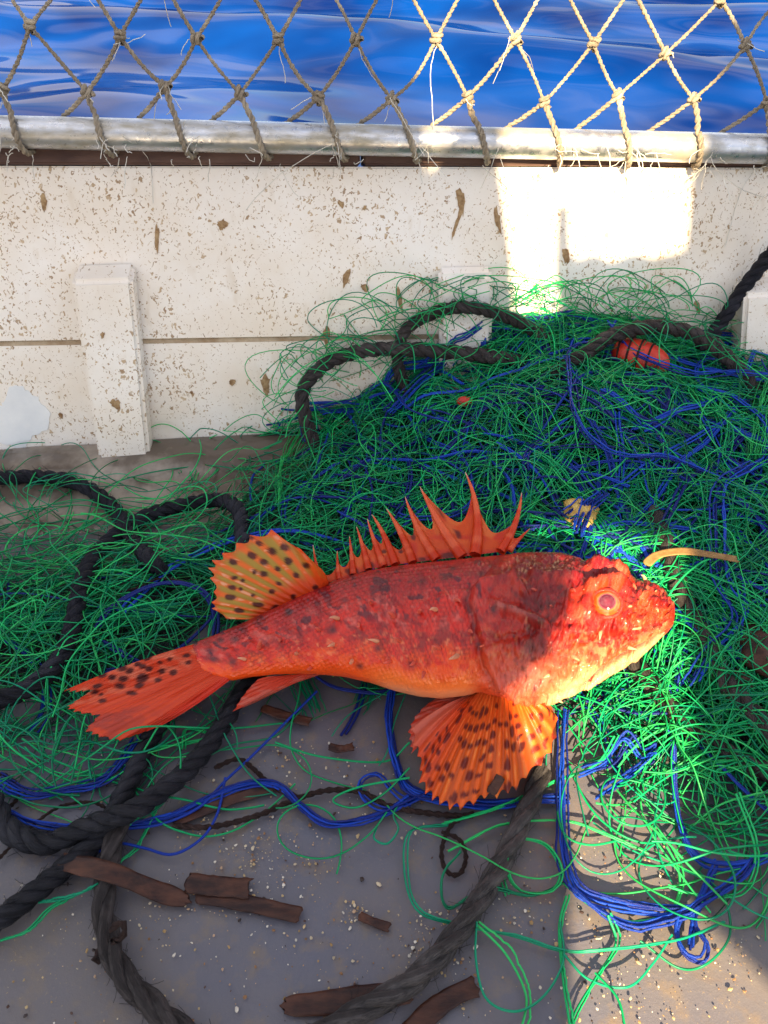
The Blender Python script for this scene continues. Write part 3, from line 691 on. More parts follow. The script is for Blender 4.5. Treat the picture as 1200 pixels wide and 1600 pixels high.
# ------------------------------------------------------------------ ropes
def on_pile(pts, lift):
    q = np.array([p[:2] for p in pts], float); z = np.array([p[2] if len(p) > 2 else np.nan for p in pts])
    P = atz(q[:, 0], q[:, 1], 0)
    onw = np.array([len(p) > 3 for p in pts])
    for _ in range(3):
        h = np.maximum(hp(P[:, 0], P[:, 1]), 0) + lift; zz = np.where(np.isnan(z), h, z); P = atz(q[:, 0], q[:, 1], zz)
    P[:, 1] = np.minimum(P[:, 1], wall_y(P[:, 0], P[:, 2]) - .014)
    for i, p in enumerate(pts):
        if onw[i]: P[i] = wp(*wl(p[0], p[1], p[3]), p[3])
    return P
ROPES = []
def rope(label, pts, R, mat, lift=None, pitch=5.2):
    P = on_pile(pts, R * .9 if lift is None else lift)
    t = thing("rope", P[len(P) // 2] * np.array([1, 1, 0]), label, "rope", "dark ropes among the net")
    Q = resample(P, .006); s = np.linspace(0, len(Q) * .006, len(Q)); sd = len(ROPES) * 7
    Q[:, 0] += .0022 * 2 * fbm(s * 22, 0.3, sd, 3); Q[:, 1] += .0022 * 2 * fbm(s * 22, 5.3, sd + 2, 3); ROPES.append((Q, R))
    st, r = rope_strands(Q, R, R * pitch * random.uniform(.9, 1.15), .0028)
    for k, q in enumerate(st):
        g = np.linspace(0, 1, len(q)) * len(q) * .0028
        tb = Tubes(9); tb.add(q, r * (1 + .03 * RNG.standard_normal(len(q)) + .22 * fbm(g * 30, k * 3.1, sd + 3, 3)), fast=False); tb.build("strand", MAT[mat], t)
    fz = Tubes(3); T_, N_, B_ = frames(Q)
    for _ in range(int(len(Q) * 5)):
        i = RNG.integers(1, len(Q) - 1); a = RNG.random() * 6.28; o = N_[i] * math.cos(a) + B_[i] * math.sin(a); L_ = RNG.uniform(.003, .009); u = np.linspace(0, 1, 4)[:, None]
        fz.add(Q[i] + T_[i] * RNG.uniform(-.003, .003) + o * R * .9 + L_ * (u * (T_[i] * RNG.choice([-1, 1]) + o * RNG.uniform(.15, .7)) + u * u * RNG.standard_normal(3) * .3), .00016)
    o = fz.build("fuzz", MAT[mat], t); o["kind"] = "stuff"
rope("black twisted rope reaching in from the left edge beside the grey coving", [(-60, 748, .012), (0, 746, .012), (70, 746, .012), (130, 758, .014), (172, 790), (205, 835), (238, 878), (262, 905, .012), (300, 940, -.005)], .0073, "rope")
rope("black rope arched over the green net left of the spotted dorsal fin", [(-60, 1105), (0, 1092), (55, 1068), (95, 1025), (116, 965), (128, 905), (160, 855), (215, 812), (285, 790), (345, 783), (372, 800), (380, 840), (385, 880, .03)], .0072, "rope")
rope("thick black rope emerging from under the anal fin and turning down left to the edge", [(420, 1040, .012), (385, 1075, .012), (350, 1130, .012), (300, 1195, .012), (240, 1245, .018), (200, 1268, .022), (140, 1292, .016), (80, 1318, .011), (30, 1310, .011), (8, 1290, .011), (-8, 1250, .011)], .0070, "rope_dark_wet")
rope("black rope running from below the tail fin down to the lower left corner", [(300, 1060, .009), (262, 1115, .009), (225, 1175, .009), (195, 1235, .009), (165, 1295, .009), (110, 1350, .009), (50, 1395, .009), (0, 1435, .009), (-60, 1475, .009)], .0070, "rope_dark_wet")
rope("grey black loosely twisted rope running off the bottom left of the deck", [(190, 1280, .008), (175, 1330, .009), (163, 1390, .009), (165, 1450, .009), (190, 1515, .009), (235, 1570, .009), (290, 1620, .009), (340, 1660, .009)], .0069, "rope_grey", pitch=9)
rope("thick grey rope running from under the pectoral fin to the bottom edge", [(850, 1200, .008), (822, 1270, .0098), (785, 1345, .0098), (745, 1415, .0098), (695, 1480, .0098), (640, 1535, .0098), (560, 1580, .0098), (470, 1640, .0098)], .0068, "rope_pale", pitch=10)
rope("stiff grey rope loop against the white planks at the left end of the heap", [(505, 725, 0, 0.07), (482, 672, 0, 0.045), (474, 615, 0, 0.03), (505, 572, 0, 0.02), (555, 551, 0, 0.018), (610, 545, 0, 0.02), (680, 548, 0, 0.028), (760, 556, 0, 0.035), (840, 572, 0, 0.03), (910, 600, 0, 0.02)], .0074, "rope_grey", .014)
rope("grey rope arching over the top of the net heap below the second rib", [(655, 640, 0, 0.03), (625, 590, 0, 0.018), (622, 545, 0, 0.014), (642, 510, 0, 0.014), (690, 485, 0, 0.02), (740, 480, 0, 0.03), (795, 496, 0, 0.03), (840, 522, 0, 0.025), (880, 550, 0, 0.01)], .0066, "rope_grey", .010)
rope("grey rope curved round the red float at the right of the heap", [(840, 600, 0, 0.06), (900, 560, 0, 0.06), (960, 524, 0, 0.055), (1030, 511, 0, 0.055), (1095, 526, 0, 0.06), (1143, 566, 0, 0.075), (1176, 610, 0, 0.09), (1182, 655, 0, 0.11), (1150, 695, 0, 0.12), (1105, 725, 0, 0.11)], .0074, "rope_grey", .012)
rope("black rope slanting up the bulwark at the upper right edge", [(1250, 350, .22), (1205, 395, .185), (1170, 440, .155), (1140, 485, .13), (1115, 520, .11), (1090, 545, .095)], .0075, "rope")
rope("pale grey rope passing beside the snout of the fish", [(1020, 800), (1040, 850), (1060, 910), (1082, 965), (1105, 1010), (1130, 1060), (1175, 1115), (1230, 1170)], .0078, "rope_grey", .002)
rope("grey rope under the jaw of the fish heading to the right edge", [(985, 1030, .03), (1020, 1070), (1060, 1120), (1110, 1160), (1170, 1195), (1240, 1220)], .0075, "rope_grey", .002)

def twine_over_ropes():
    T = Tubes(3)
    for ri in (0, 1, 6, 7, 8, 10, 11):
        Q, R_ = ROPES[ri]; n = 46 if ri >= 6 else 26
        for _ in range(n):
            i = int(RNG.integers(2, len(Q) - 2)); c = Q[i] + np.array([0, -.25, .9]) * (R_ + .0012); d = nrm(np.array([RNG.normal(), RNG.normal() * .8, 0])); s = np.linspace(-1, 1, 28)[:, None]; L_ = RNG.uniform(.02, .06)
            bend = np.cross(d, [0, 0, 1.]) * RNG.normal() * .6
            P = c + d * L_ * s + bend * L_ * s * s - np.array([0, 0, 1.]) * (s * s) * RNG.uniform(.006, .022) + np.array([0, 0, .002]) * np.sin(s * RNG.uniform(3, 7))
            P[:, 2] = np.maximum(P[:, 2], np.maximum(hp(P[:, 0], P[:, 1]) * .9, .001)); P[:, 1] = np.minimum(P[:, 1], wall_y(P[:, 0], P[:, 2]) - .003)
            T.add(P, RNG.uniform(.00045, .00065), np.array(GREENS[RNG.integers(6)]) * RNG.uniform(.6, 1.3))
    o = T.build("green_twine", MAT["twine"], net); o["kind"] = "stuff"
twine_over_ropes()

# ------------------------------------------------------------------ loose blue and brown cords
def cord(name, cat, label, pts, r, mat, n=1, lift=.002, group=None, cols=None, spread=.0012):
    P = on_pile(pts, lift); Q = resample(P, .004); T = Tubes(7)
    for k in range(n):
        off = np.zeros(3) if n == 1 else RNG.standard_normal(3) * np.array([spread, spread, spread * .5])
        wob = np.cumsum(RNG.standard_normal(Q.shape) * .0003, 0); q = Q + off + (wob - np.linspace(0, 1, len(Q))[:, None] * wob[-1] * .8) * (n > 1); q[:, 2] = np.maximum(q[:, 2], r)
        if cols is not None: T.add(q, r, np.array(cols[k % len(cols)]), fast=False)
        else:
            st, rr = rope_strands(q, r, r * 6, .003, 2)
            for s_ in st: T.add(s_, rr, fast=False)
    return tag(T.build(name, MAT[mat]), label, cat, group)
BG = "blue cords lying loose"
cb = lambda label, pts, r=.0013, n=1, lift=.004, sp=.0012: cord("blue_cord", "cord", label, pts, r * (.62 if n > 1 else .8), "blue", n if n == 1 else int(n * 1.6), lift, BG, BLUES, sp)
cb("blue skein snaking over the bare deck between the tail and the pectoral fin", [(0, 1262), (60, 1285), (160, 1294), (260, 1276), (340, 1240), (400, 1224), (440, 1232), (470, 1260), (510, 1284), (575, 1278), (630, 1255), (665, 1240)], .0012, 6)
cb("thin blue cord slanting down from the belly to the dark ropes on the deck", [(495, 1080), (450, 1125), (395, 1180), (350, 1222), (310, 1262), (250, 1288), (180, 1296)], .0013, 1)
cb("thin blue cord hanging in a shallow bight above the brown leaves", [(352, 1215), (340, 1270), (315, 1310), (270, 1335), (225, 1325), (180, 1318), (140, 1340)], .0012, 1)
cb("thick blue skein dropping from the belly behind the pectoral fin", [(612, 1075), (608, 1130), (618, 1190), (640, 1235), (700, 1252), (770, 1258), (850, 1250), (885, 1250)], .0013, 8, .004, .0016)
cb("small blue loop beside the notched edge of the pectoral fin", [(640, 1240), (600, 1262), (565, 1240), (562, 1215), (590, 1205), (615, 1235), (640, 1252)], .0011, 2)
cb("blue skein running straight down the left border of the sunlit deck patch", [(884, 1110), (880, 1180), (882, 1260), (886, 1335), (905, 1385), (955, 1408), (1030, 1420), (1085, 1420)], .0013, 5, .006, .0015)
cb("blue skein dropping down the right border of the sunlit deck patch", [(1052, 1160), (1056, 1240), (1070, 1310), (1100, 1345), (1150, 1350), (1210, 1335)], .0013, 5, .007, .0015)
cb("bright blue knotted loop lying at the foot of the sunlit deck patch", [(1120, 1350), (1100, 1400), (1085, 1440), (1105, 1475), (1098, 1502), (1070, 1492), (1058, 1460), (1070, 1425), (1085, 1430), (1080, 1480)], .0014, 3, .006, .0018)
cb("blue cord twisted across the lower sunlit deck above the blue loop", [(890, 1385), (930, 1420), (985, 1447), (1030, 1440), (1075, 1425), (1095, 1410), (1150, 1375), (1180, 1340)], .0013, 3, .008)
cb("short sunlit blue tangle on the green net below the jaw", [(905, 1205), (945, 1190), (975, 1150), (1000, 1180), (1020, 1170), (1000, 1195), (930, 1240)], .0013, 4, .008, .003)
cb("blue skein bunched at the left edge under the green net", [(-10, 1215), (40, 1240), (100, 1232), (150, 1222), (190, 1185), (215, 1150)], .0012, 6, .004, .003)
cb("long blue cord draped down and along the middle of the net heap", [(960, 502), (940, 530), (890, 545), (888, 600), (897, 645), (925, 690), (975, 712), (1040, 714), (1100, 738)], .0014, 2, .010)
cb("blue cord lying across the red float", [(950, 503), (985, 545), (1040, 570), (1090, 585), (1150, 582), (1215, 588)], .0013, 2, .016)
cb("blue cord wound along the stiff rope loop at the left of the heap", [(475, 690), (476, 630), (500, 592), (560, 590), (600, 600), (640, 640), (700, 660)], .0012, 2, .014)
cb("blue bundle hanging from the top rope of the heap below the rib", [(745, 480), (720, 500), (705, 530), (690, 560), (650, 600), (610, 640)], .0013, 6, .012, .003)
cb("blue strands beside the yellow sponge above the eye", [(945, 770), (915, 795), (905, 830), (920, 780), (890, 800)], .0013, 4, .012, .003)
cb("blue skein descending the right side of the heap under the tan leaf", [(1190, 720), (1130, 760), (1125, 830), (1130, 900), (1160, 960), (1120, 1010), (1090, 1060)], .0013, 4, .006, .004)
BR = "thin brown cords on the deck"
cc = lambda label, pts, r=.0017: cord("brown_cord", "cord", label, pts, r, "brown_cord", 1, .003, BR)
cc("dark brown cord lying along the deck below the blue skein", [(270, 1290), (330, 1292), (400, 1275), (455, 1252), (510, 1235), (565, 1238), (610, 1260), (680, 1272), (740, 1275)], .0022)
cc("dark brown cord arching down to meet the blue skein in mid deck", [(335, 1200), (372, 1186), (400, 1205), (430, 1232), (470, 1246)], .0020)
cc("small dark brown ring of cord left of the thick grey rope", [(740, 1270), (705, 1290), (690, 1330), (698, 1362), (718, 1366), (728, 1340), (718, 1312), (690, 1300)], .0018)
cc("tan cord hooked in at the left edge above the black rope", [(-20, 1212), (5, 1210), (25, 1224), (28, 1245), (12, 1262), (-20, 1266)], .0016)
cc("dark brown cord crossing under the black rope at lower left", [(-5, 1345), (40, 1300), (90, 1262), (140, 1253), (165, 1262)], .0014)
cc("thin brown cord lying on the green net left of the dorsal fin", [(178, 928), (215, 918), (250, 904), (290, 910), (335, 928)], .0011)
cc("dark cord tied round the grey rope near the bottom left", [(172, 1455, .02), (190, 1440, .022), (193, 1462, .018), (160, 1480, .008), (148, 1500, .004), (165, 1498, .004), (178, 1470, .016)], .0022)

# ------------------------------------------------------------------ floats, sponge and leaves
def red_float():
    px, py = 1000, 560; c = on_pile([(px, py, 0, .055)], .010)[0]
    t = thing("net_float", c, "red plastic net float half buried in the green net", "float")
    n, m = 28, 36; u = np.linspace(0, math.pi, n); v = np.linspace(0, 2 * math.pi, m, endpoint=False)
    ax = nrm(np.array([.85, -.5, -.12])); a2 = nrm(np.cross(ax, [0, 0, 1])); a3 = np.cross(ax, a2)
    prof = np.maximum(np.sin(u) ** .75, .22); s = -np.cos(u)
    V = c + .030 * s[:, None, None] * ax + .0185 * prof[:, None, None] * (np.cos(v)[None, :, None] * a2 + np.sin(v)[None, :, None] * a3)
    mesh_np("float_body", V.reshape(-1, 3), [grid_faces(n, m, True)], MAT["float_"], t)
    T = Tubes(5)
    for k in range(5):
        th = np.linspace(0, 6.28, 40); off = (k - 2) * .0105; rr = .0195 * max(.4, math.sqrt(max(0, 1 - (off / .031) ** 2)))
        T.add(c + ax * (off + .004 * np.sin(th))[:, None] + rr * (np.cos(th)[:, None] * a2 + np.sin(th)[:, None] * a3), .0011, fast=False)
    T.build("float_cord", MAT["brown_cord"], t)
red_float()
def lump(name, label, cat, px, py, r, mat, seed, squash=(1, 1, .6), lift=.006, sub=3, group=None):
    c = on_pile([(px, py)], lift)[0]; bm = bmesh.new(); bmesh.ops.create_icosphere(bm, subdivisions=sub, radius=1)
    for v in bm.verts:
        q = np.array(v.co); d = 1 + .7 * float(fbm(q[0] * 2 + seed, q[1] * 2 + q[2] * 1.7, seed, 4)); v.co = Vector(q * d * r * np.array(squash) + c)
    return tag(bm_obj(name, bm, MAT[mat], None, True), label, cat, group)
lump("sponge", "rough yellow piece of sponge caught in the net above the eye of the fish", "sponge", 905, 803, .016, "sponge", 3, (1, 1.1, .7), .004)
lump("weed_clump", "brown clump of dried weed in the net right of the snout", "weed", 1180, 1010, .018, "leaf", 8, (.8, 1.5, .5), .002)
lump("weed_clump", "brown weed clump caught lower in the net near the right edge", "weed", 1150, 1065, .012, "leaf", 9, (1.2, .9, .5), .002)
lump("plastic_scrap", "small orange scrap tucked between green strands near the left rope loop", "scrap", 726, 627, .0075, "float_", 5, (1, .8, .7), .008, 2)

def ribbon(label, pts, wpx, mat, name="dried_leaf", lift=.0025, curl=.04, zs=None, rag=.20, group="dried leaf strips on the deck", taper=False):
    P = on_pile([(p[0], p[1]) if zs is None else (p[0], p[1], z) for p, z in zip(pts, zs or [0] * len(pts))], lift)
    n = 26; Q = catmull(P, n); T_ = nrm(np.gradient(Q, axis=0)); S = nrm(np.cross(T_, [0, 0, 1.])); U = np.cross(S, T_)
    dep = (Q[n // 2] - CP) @ FWD; wd = wpx * .84 * dep / FPX / 2
    m = 7; c = np.linspace(-1, 1, m); sd = random.randrange(999)
    wv = wd * (1 + rag * 2 * fbm(np.linspace(0, 5, n), 0.5, sd, 3))
    if taper: wv = wv * np.minimum(1, np.sqrt(np.linspace(.0, 4, n)) + .25)
    V = Q[:, None] + S[:, None] * (c[None, :, None] * wv[:, None, None]) + U[:, None] * (curl * wd * (c[None, :, None] ** 2 - .3) + .0006 * fbm(np.linspace(0, 9, n)[:, None] + 0 * c, c[None] * 2 + np.zeros((n, 1)), sd + 5, 3)[..., None] * 2)
    V[0] += T_[0] * (np.abs(c) ** 2 * .6 * wd - .3 * wd * fbm(c * 3, 0.2, sd, 2))[:, None]
    V[-1] += T_[-1] * (fbm(c * 3, 0.7, sd + 2, 3) * 1.3 * wd)[:, None]
    V[..., 2] = np.maximum(V[..., 2], .0012)
    Vb = V - U[:, None] * .0007; A = V.reshape(-1, 3); B = Vb.reshape(-1, 3); k = len(A)
    F = grid_faces(n, m); rim = [i * m for i in range(n)] + [(n - 1) * m + j for j in range(1, m)] + [i * m + m - 1 for i in range(n - 2, -1, -1)] + list(range(m - 2, 0, -1))
    FR = np.array([[rim[i], rim[(i + 1) % len(rim)], rim[(i + 1) % len(rim)] + k, rim[i] + k] for i in range(len(rim))])
    return tag(mesh_np(name, np.vstack([A, B]), [F, F[:, ::-1] + k, FR], MAT[mat]), label, "leaf", group)
ribbon("long dark brown leaf strip with rounded end lying across the black rope at lower left", [(300, 1410), (240, 1390), (170, 1362), (92, 1345)], 34, "leaf", zs=[.003, .006, .019, .014], taper=True)
ribbon("short pale brown leaf scrap with torn end at mid lower left", [(288, 1378), (335, 1384), (392, 1388)], 36, "leaf", lift=.004)
ribbon("narrow dark leaf strip with sand on it below the pale brown scrap", [(305, 1398), (380, 1410), (470, 1430)], 30, "leaf")
ribbon("tiny reddish brown leaf scrap alone on the open deck", [(560, 1430), (583, 1440), (608, 1449)], 16, "leaf")
ribbon("brown leaf strip with rounded end partly under the thick grey rope", [(436, 1572), (500, 1568), (570, 1560), (640, 1550)], 42, "leaf", zs=[.002, .002, .002, .002], taper=True)
ribbon("dark curved leaf strip at the bottom edge right of the grey rope", [(630, 1625), (665, 1588), (705, 1558), (745, 1540)], 38, "leaf")
ribbon("small curled brown leaf scrap on the deck under the belly", [(513, 1166), (532, 1170), (552, 1166)], 15, "leaf")
ribbon("long brown leaf strip beneath the blue skein", [(270, 1284), (330, 1260), (390, 1240), (428, 1228)], 22, "leaf")
ribbon("ochre brown leaf strip on the deck just below the anal fin", [(408, 1105), (445, 1118), (485, 1128)], 18, "leaf")
ribbon("purplish leaf scrap stuck on the lower edge of the pectoral fin", [(783, 1212), (775, 1226), (766, 1240)], 19, "leaf", zs=[.034, .030, .027], curl=.05)
ribbon("light tan leaf strip bent over the net right of the fish head", [(1008, 882), (1030, 866), (1070, 861), (1110, 866), (1152, 874)], 17, "tanleaf", lift=.016, group=None)

# ------------------------------------------------------------------ grit
def build_grit():
    Vs, Fs, Cs = [], [], []; n = 0
    pal = np.array([(.44, .31, .15), (.52, .42, .28), (.34, .21, .08), (.60, .54, .45), (.24, .12, .05), (.44, .28, .17)])
    def chip(p, r, sub=0):
        nonlocal n
        bm = bmesh.new(); bmesh.ops.create_icosphere(bm, subdivisions=1, radius=1); V = np.array([v.co for v in bm.verts]); F = np.array([[v.index for v in f.verts] for f in bm.faces]); bm.free()
        return V, F
    V0, F0 = chip(0, 1)
    def put(x, y, r):
        nonlocal n
        p = atz(x, y, 0); sq = np.array([RNG.uniform(.6, 1.3), RNG.uniform(.6, 1.3), RNG.uniform(.35, .8)])
        a = RNG.random() * 6.28; R = np.array([[math.cos(a), -math.sin(a), 0], [math.sin(a), math.cos(a), 0], [0, 0, 1]])
        V = (V0 * (1 + RNG.uniform(-.3, .3, (len(V0), 1))) * sq * r) @ R.T; V[:, 2] -= V[:, 2].min() + .0003
        Vs.append(V + p); Fs.append(F0 + n); n += len(V0); Cs.append(np.tile(pal[RNG.integers(len(pal))] * RNG.uniform(.7, 1.15), (len(V0), 1)))
    cl = [(400, 1335, 30, 50), (330, 1270, 50, 40), (560, 1430, 18, 45), (640, 1480, 30, 30), (470, 1330, 60, 60), (420, 1390, 90, 80), (450, 1180, 40, 60), (300, 1380, 60, 40), (270, 1450, 70, 40), (950, 1480, 90, 90), (1010, 1380, 70, 80), (680, 1440, 40, 60), (1000, 1570, 80, 60),
          (720, 1560, 40, 25), (550, 1180, 60, 40), (130, 1480, 90, 30), (500, 1500, 120, 60), (820, 1420, 50, 50), (430, 1260, 40, 30), (700, 1500, 30, 30), (600, 1250, 60, 40), (1150, 1500, 60, 30)]
    for x, y, s, k in cl:
        for _ in range(k): put(x + RNG.normal() * s * .6, y + RNG.normal() * s * .45, .0003 + .0009 * RNG.random() ** 2.6)
    for _ in range(350): put(RNG.uniform(0, 1200), RNG.uniform(1120, 1600), .0003 + .0008 * RNG.random() ** 2)
    pal = np.array([(.03, .015, .012), (.07, .03, .02)])
    for _ in range(150): put(RNG.uniform(0, 1200), RNG.uniform(1150, 1600), .0004 + .0012 * RNG.random() ** 2)
    pal = np.array([(.44, .31, .15), (.52, .42, .28), (.34, .21, .08), (.60, .54, .45), (.24, .12, .05), (.44, .28, .17)])
    o = mesh_np("sand_grit", np.vstack(Vs), [np.vstack(Fs)], MAT["grit"], None, np.vstack(Cs), None, False); o["kind"] = "stuff"
    tag(o, "scattered tan sand and broken shell grit on the grey deck", "grit")
    # larger shell chips, one object each
    spots = [(350, 1388, "pale shell chip lying on the short pale brown leaf scrap"), (218, 1446, "cream shell chip alone on the deck below the long dark leaf strip"), (272, 1493, "cream shell chip right of the grey black rope near the bottom left"), (370, 1578, "pale shell chip at the bottom edge left of the round ended leaf strip"),
        (395, 1326, "tan shell chip in the cluster of grit above the narrow leaf strip"), (453, 1226, "pale shell chip beside the blue skein where the brown cord meets it"), (559, 1307, "white shell chip on open deck just below the blue skein"), (592, 1382, "tan shell chip alone in the middle of the open deck"),
        (547, 1451, "pinkish shell chip at the left end of the tiny reddish leaf scrap"), (743, 1480, "tan shell chip at the right side of the thick grey rope"), (935, 1467, "white shell chip on sunlit deck left of the blue knotted loop"), (998, 1505, "cream shell chip on sunlit deck below the blue knotted loop"), (1140, 1546, "pale shell chip nearest the lower right corner of the deck")]
    for i, (x, y, lab) in enumerate(spots):
        p = atz(x, y, 0); bm = bmesh.new(); bmesh.ops.create_icosphere(bm, subdivisions=2, radius=1); r = RNG.uniform(.0008, .0016); sq = np.array([1.3, .8, .55]); a = RNG.random() * 3.14
        ca, sa_ = math.cos(a), math.sin(a); V = np.array([v.co for v in bm.verts]); V = V * (1 + .9 * fbm(V[:, 0] * 1.5 + i, V[:, 1] * 1.5 + V[:, 2], i, 3))[:, None] * sq * r
        V = np.stack([V[:, 0] * ca - V[:, 1] * sa_, V[:, 0] * sa_ + V[:, 1] * ca, V[:, 2] - V[:, 2].min() - .0002], 1) + p
        F = np.array([[v.index for v in f.verts] for f in bm.faces]); bm.free()
        o = mesh_np("shell_chip", V, [F], MAT["grit"], None, np.tile(pal[[0, 1, 3, 3, 1, 5][i % 6]], (len(V), 1)), None, False)
        tag(o, lab, "shell chip", "shell chips on the deck")
build_grit()

# ------------------------------------------------------------------ the scorpionfish
def seg_d(x, y, a, b):
    a = np.array(a, float); b = np.array(b, float); d = b - a; t = np.clip(((x - a[0]) * d[0] + (y - a[1]) * d[1]) / (d @ d), 0, 1)
    return np.hypot(x - a[0] - t * d[0], y - a[1] - t * d[1]), t
def pl_d(x, y, pts):
    r = np.full(np.shape(x), 1e9)
    for i in range(len(pts) - 1): r = np.minimum(r, seg_d(x, y, pts[i], pts[i + 1])[0])
    return r
DORS = np.array([(306, 1006), (318, 1000), (345, 990), (380, 976), (420, 957), (460, 938), (500, 919), (540, 901), (580, 889), (620, 881), (660, 876), (700, 871), (740, 866), (780, 861), (820, 857), (850, 857), (872, 862), (890, 872), (900, 869), (912, 868), (930, 874), (948, 884), (960, 893), (968, 900), (978, 904), (990, 903), (1005, 909), (1020, 919), (1033, 932), (1043, 948), (1049, 962), (1052, 975)], float)
VENT = np.array([(306, 1046), (318, 1055), (340, 1063), (356, 1063), (380, 1058), (420, 1053), (460, 1051), (500, 1052), (540, 1055), (580, 1063), (620, 1074), (660, 1082), (700, 1085), (740, 1082), (765, 1077), (800, 1084), (840, 1093), (870, 1093), (900, 1089), (940, 1078), (970, 1065), (1000, 1046), (1025, 1024), (1040, 1003), (1049, 988), (1052, 975)], float)
ZC = lambda x: np.interp(x, [306, 400, 550, 700, 850, 950, 1052], [.034, .038, .048, .060, .074, .078, .076])
KB = lambda x: np.interp(x, [306, 345, 450, 600, 750, 850, 950, 1020, 1052], [.30, .50, .60, .62, .66, .72, .74, .75, .8])
def fish_dorsal_y(x): return np.interp(x, DORS[:, 0], DORS[:, 1])
fish = thing("scorpionfish", atz(700, 980, .03), "bright red spiny scorpionfish with spotted fins lying on its side on the green net", "fish")
EYE = (937, 943)

def warp(x, y):
    a = x * .86 + y * .51; b_ = -x * .51 + y * .86
    return a + 10 * fbm(a / 22, b_ / 22, 201, 3), b_ + 10 * fbm(a / 22, b_ / 22, 202, 3)
def fish_disp(x, y, t, tt):
    """relief of the skin (metres) at side-view coordinates x, y; tt = 0..1 from back to belly"""
    d = np.zeros_like(x)
    xr, yr = warp(x, y)
    head = sst(720, 800, x)
    d += .0011 * fbm(xr / 26, yr / 20, 1, 4) * (1 - .3 * head)
    # scale rows on the flank
    flank = sst(330, 380, x) * sst(770, 735, x) * sst(1.02, .8, tt)
    sy = (y - fish_dorsal_y(x)) / 6.5 + (x / 900) ; sx = x / 7.0 + .5 * (np.floor(sy) % 2)
    fx = sx - np.floor(sx); fy = sy - np.floor(sy)
    d += flank * .0007 * (1 - ((fx - .3) ** 2 * 1.6 + (fy - .5) ** 2 * 2.2)) * (.5 + vn(x / 15, y / 15, 8))
    # knobbly head
    d += head * (.0046 * fbm(xr / 24, yr / 20, 5, 5, .6) + .0018 * np.abs(fbm(xr / 9, yr / 8, 6, 3)) * 2 - .0006 * sst(.04, .0, np.abs(fbm(xr / 16, yr / 10, 140, 4, .6))))
    # snout is more lumpy still
    sn = sst(950, 985, x); d += sn * .0030 * (np.abs(fbm(xr / 13, yr / 11, 51, 3)) * 2 - .25)
    # gill cover edge
    ex = np.interp(y, [860, 905, 925, 940, 960, 1000, 1030, 1060, 1080, 1095], [770, 748, 731, 730, 737, 754, 766, 790, 815, 842]); ed = x - ex
    d += .0030 * sst(-4, 9, ed) * sst(240, 60, ed) * sst(870, 925, y) - .0009 * np.exp(-((ed + 5) / 6) ** 2) * sst(890, 930, y)
    for a, b, w_, h_ in [((764, 950), (845, 976), 6, .0028), ((790, 962), (852, 977), 4, .0018), ((760, 1004), (850, 985), 6, -.0022), ((850, 985), (930, 990), 8, .0022), ((740, 922), (790, 914), 7, .0030), ((790, 914), (812, 940), 6, .0032), ((818, 905), (900, 905), 7, .0022),
                         ((874, 918), (878, 1000), 4, .0016), ((762, 1010), (800, 1052), 4, .0015), ((770, 1032), (835, 1078), 4, .0016), ((775, 1008), (850, 1010), 12, .0016), ((850, 1020), (905, 1040), 7, .0020), ((955, 950), (960, 985), 5, .0022), ((965, 985), (1005, 970), 8, .0030), ((985, 930), (1015, 945), 8, .0026), ((900, 1000), (955, 1000), 8, -.0020), ((940, 1030), (905, 1060), 8, .0018)]:
        q, _ = seg_d(x, y, a, b); d += h_ * np.exp(-(q / w_) ** 2)
    # orbit, brow, far-side crest
    r = np.hypot((x - EYE[0]), (y - EYE[1]) * 1.05)
    d += .0075 * np.exp(-(r / 34) ** 2) - .0065 * np.exp(-(r / 23) ** 4)
    q, _ = seg_d(x, y, (905, 922), (955, 918)); d += .0042 * np.exp(-(q / 9) ** 2)
    q, _ = seg_d(x, y, (900, 882), (945, 893)); d += .0040 * np.exp(-(q / 11) ** 2)
    q = pl_d(x, y, [(895, 905), (925, 900), (965, 912)]); d -= .0040 * np.exp(-(q / 6) ** 2)
    # mouth line, maxilla and lower jaw
    q = pl_d(x, y, [(1050, 985), (1028, 1002), (1000, 1016), (965, 1042), (938, 1066)]); d -= .0048 * np.exp(-(q / 4.5) ** 2)
    q = pl_d(x, y, [(1036, 985), (1005, 1002), (960, 1030), (935, 1052)]); d += .0030 * np.exp(-(q / 9) ** 2)
    q = pl_d(x, y, [(1035, 1008), (1000, 1032), (950, 1062), (890, 1082)]); d += .0022 * np.exp(-(q / 9) ** 2)
    q = pl_d(x, y, [(1040, 930), (1046, 960), (1046, 985)]); d += .0024 * np.exp(-(q / 9) ** 2)
    # lateral line bumps
    for k, lx in enumerate(range(360, 730, 33)):
        ly = np.interp(lx, [350, 450, 600, 720], [1022, 990, 962, 930]); d += .0016 * np.exp(-(((x - lx) / 7) ** 2 + ((y - ly) / 5) ** 2))
    return d * 1.75

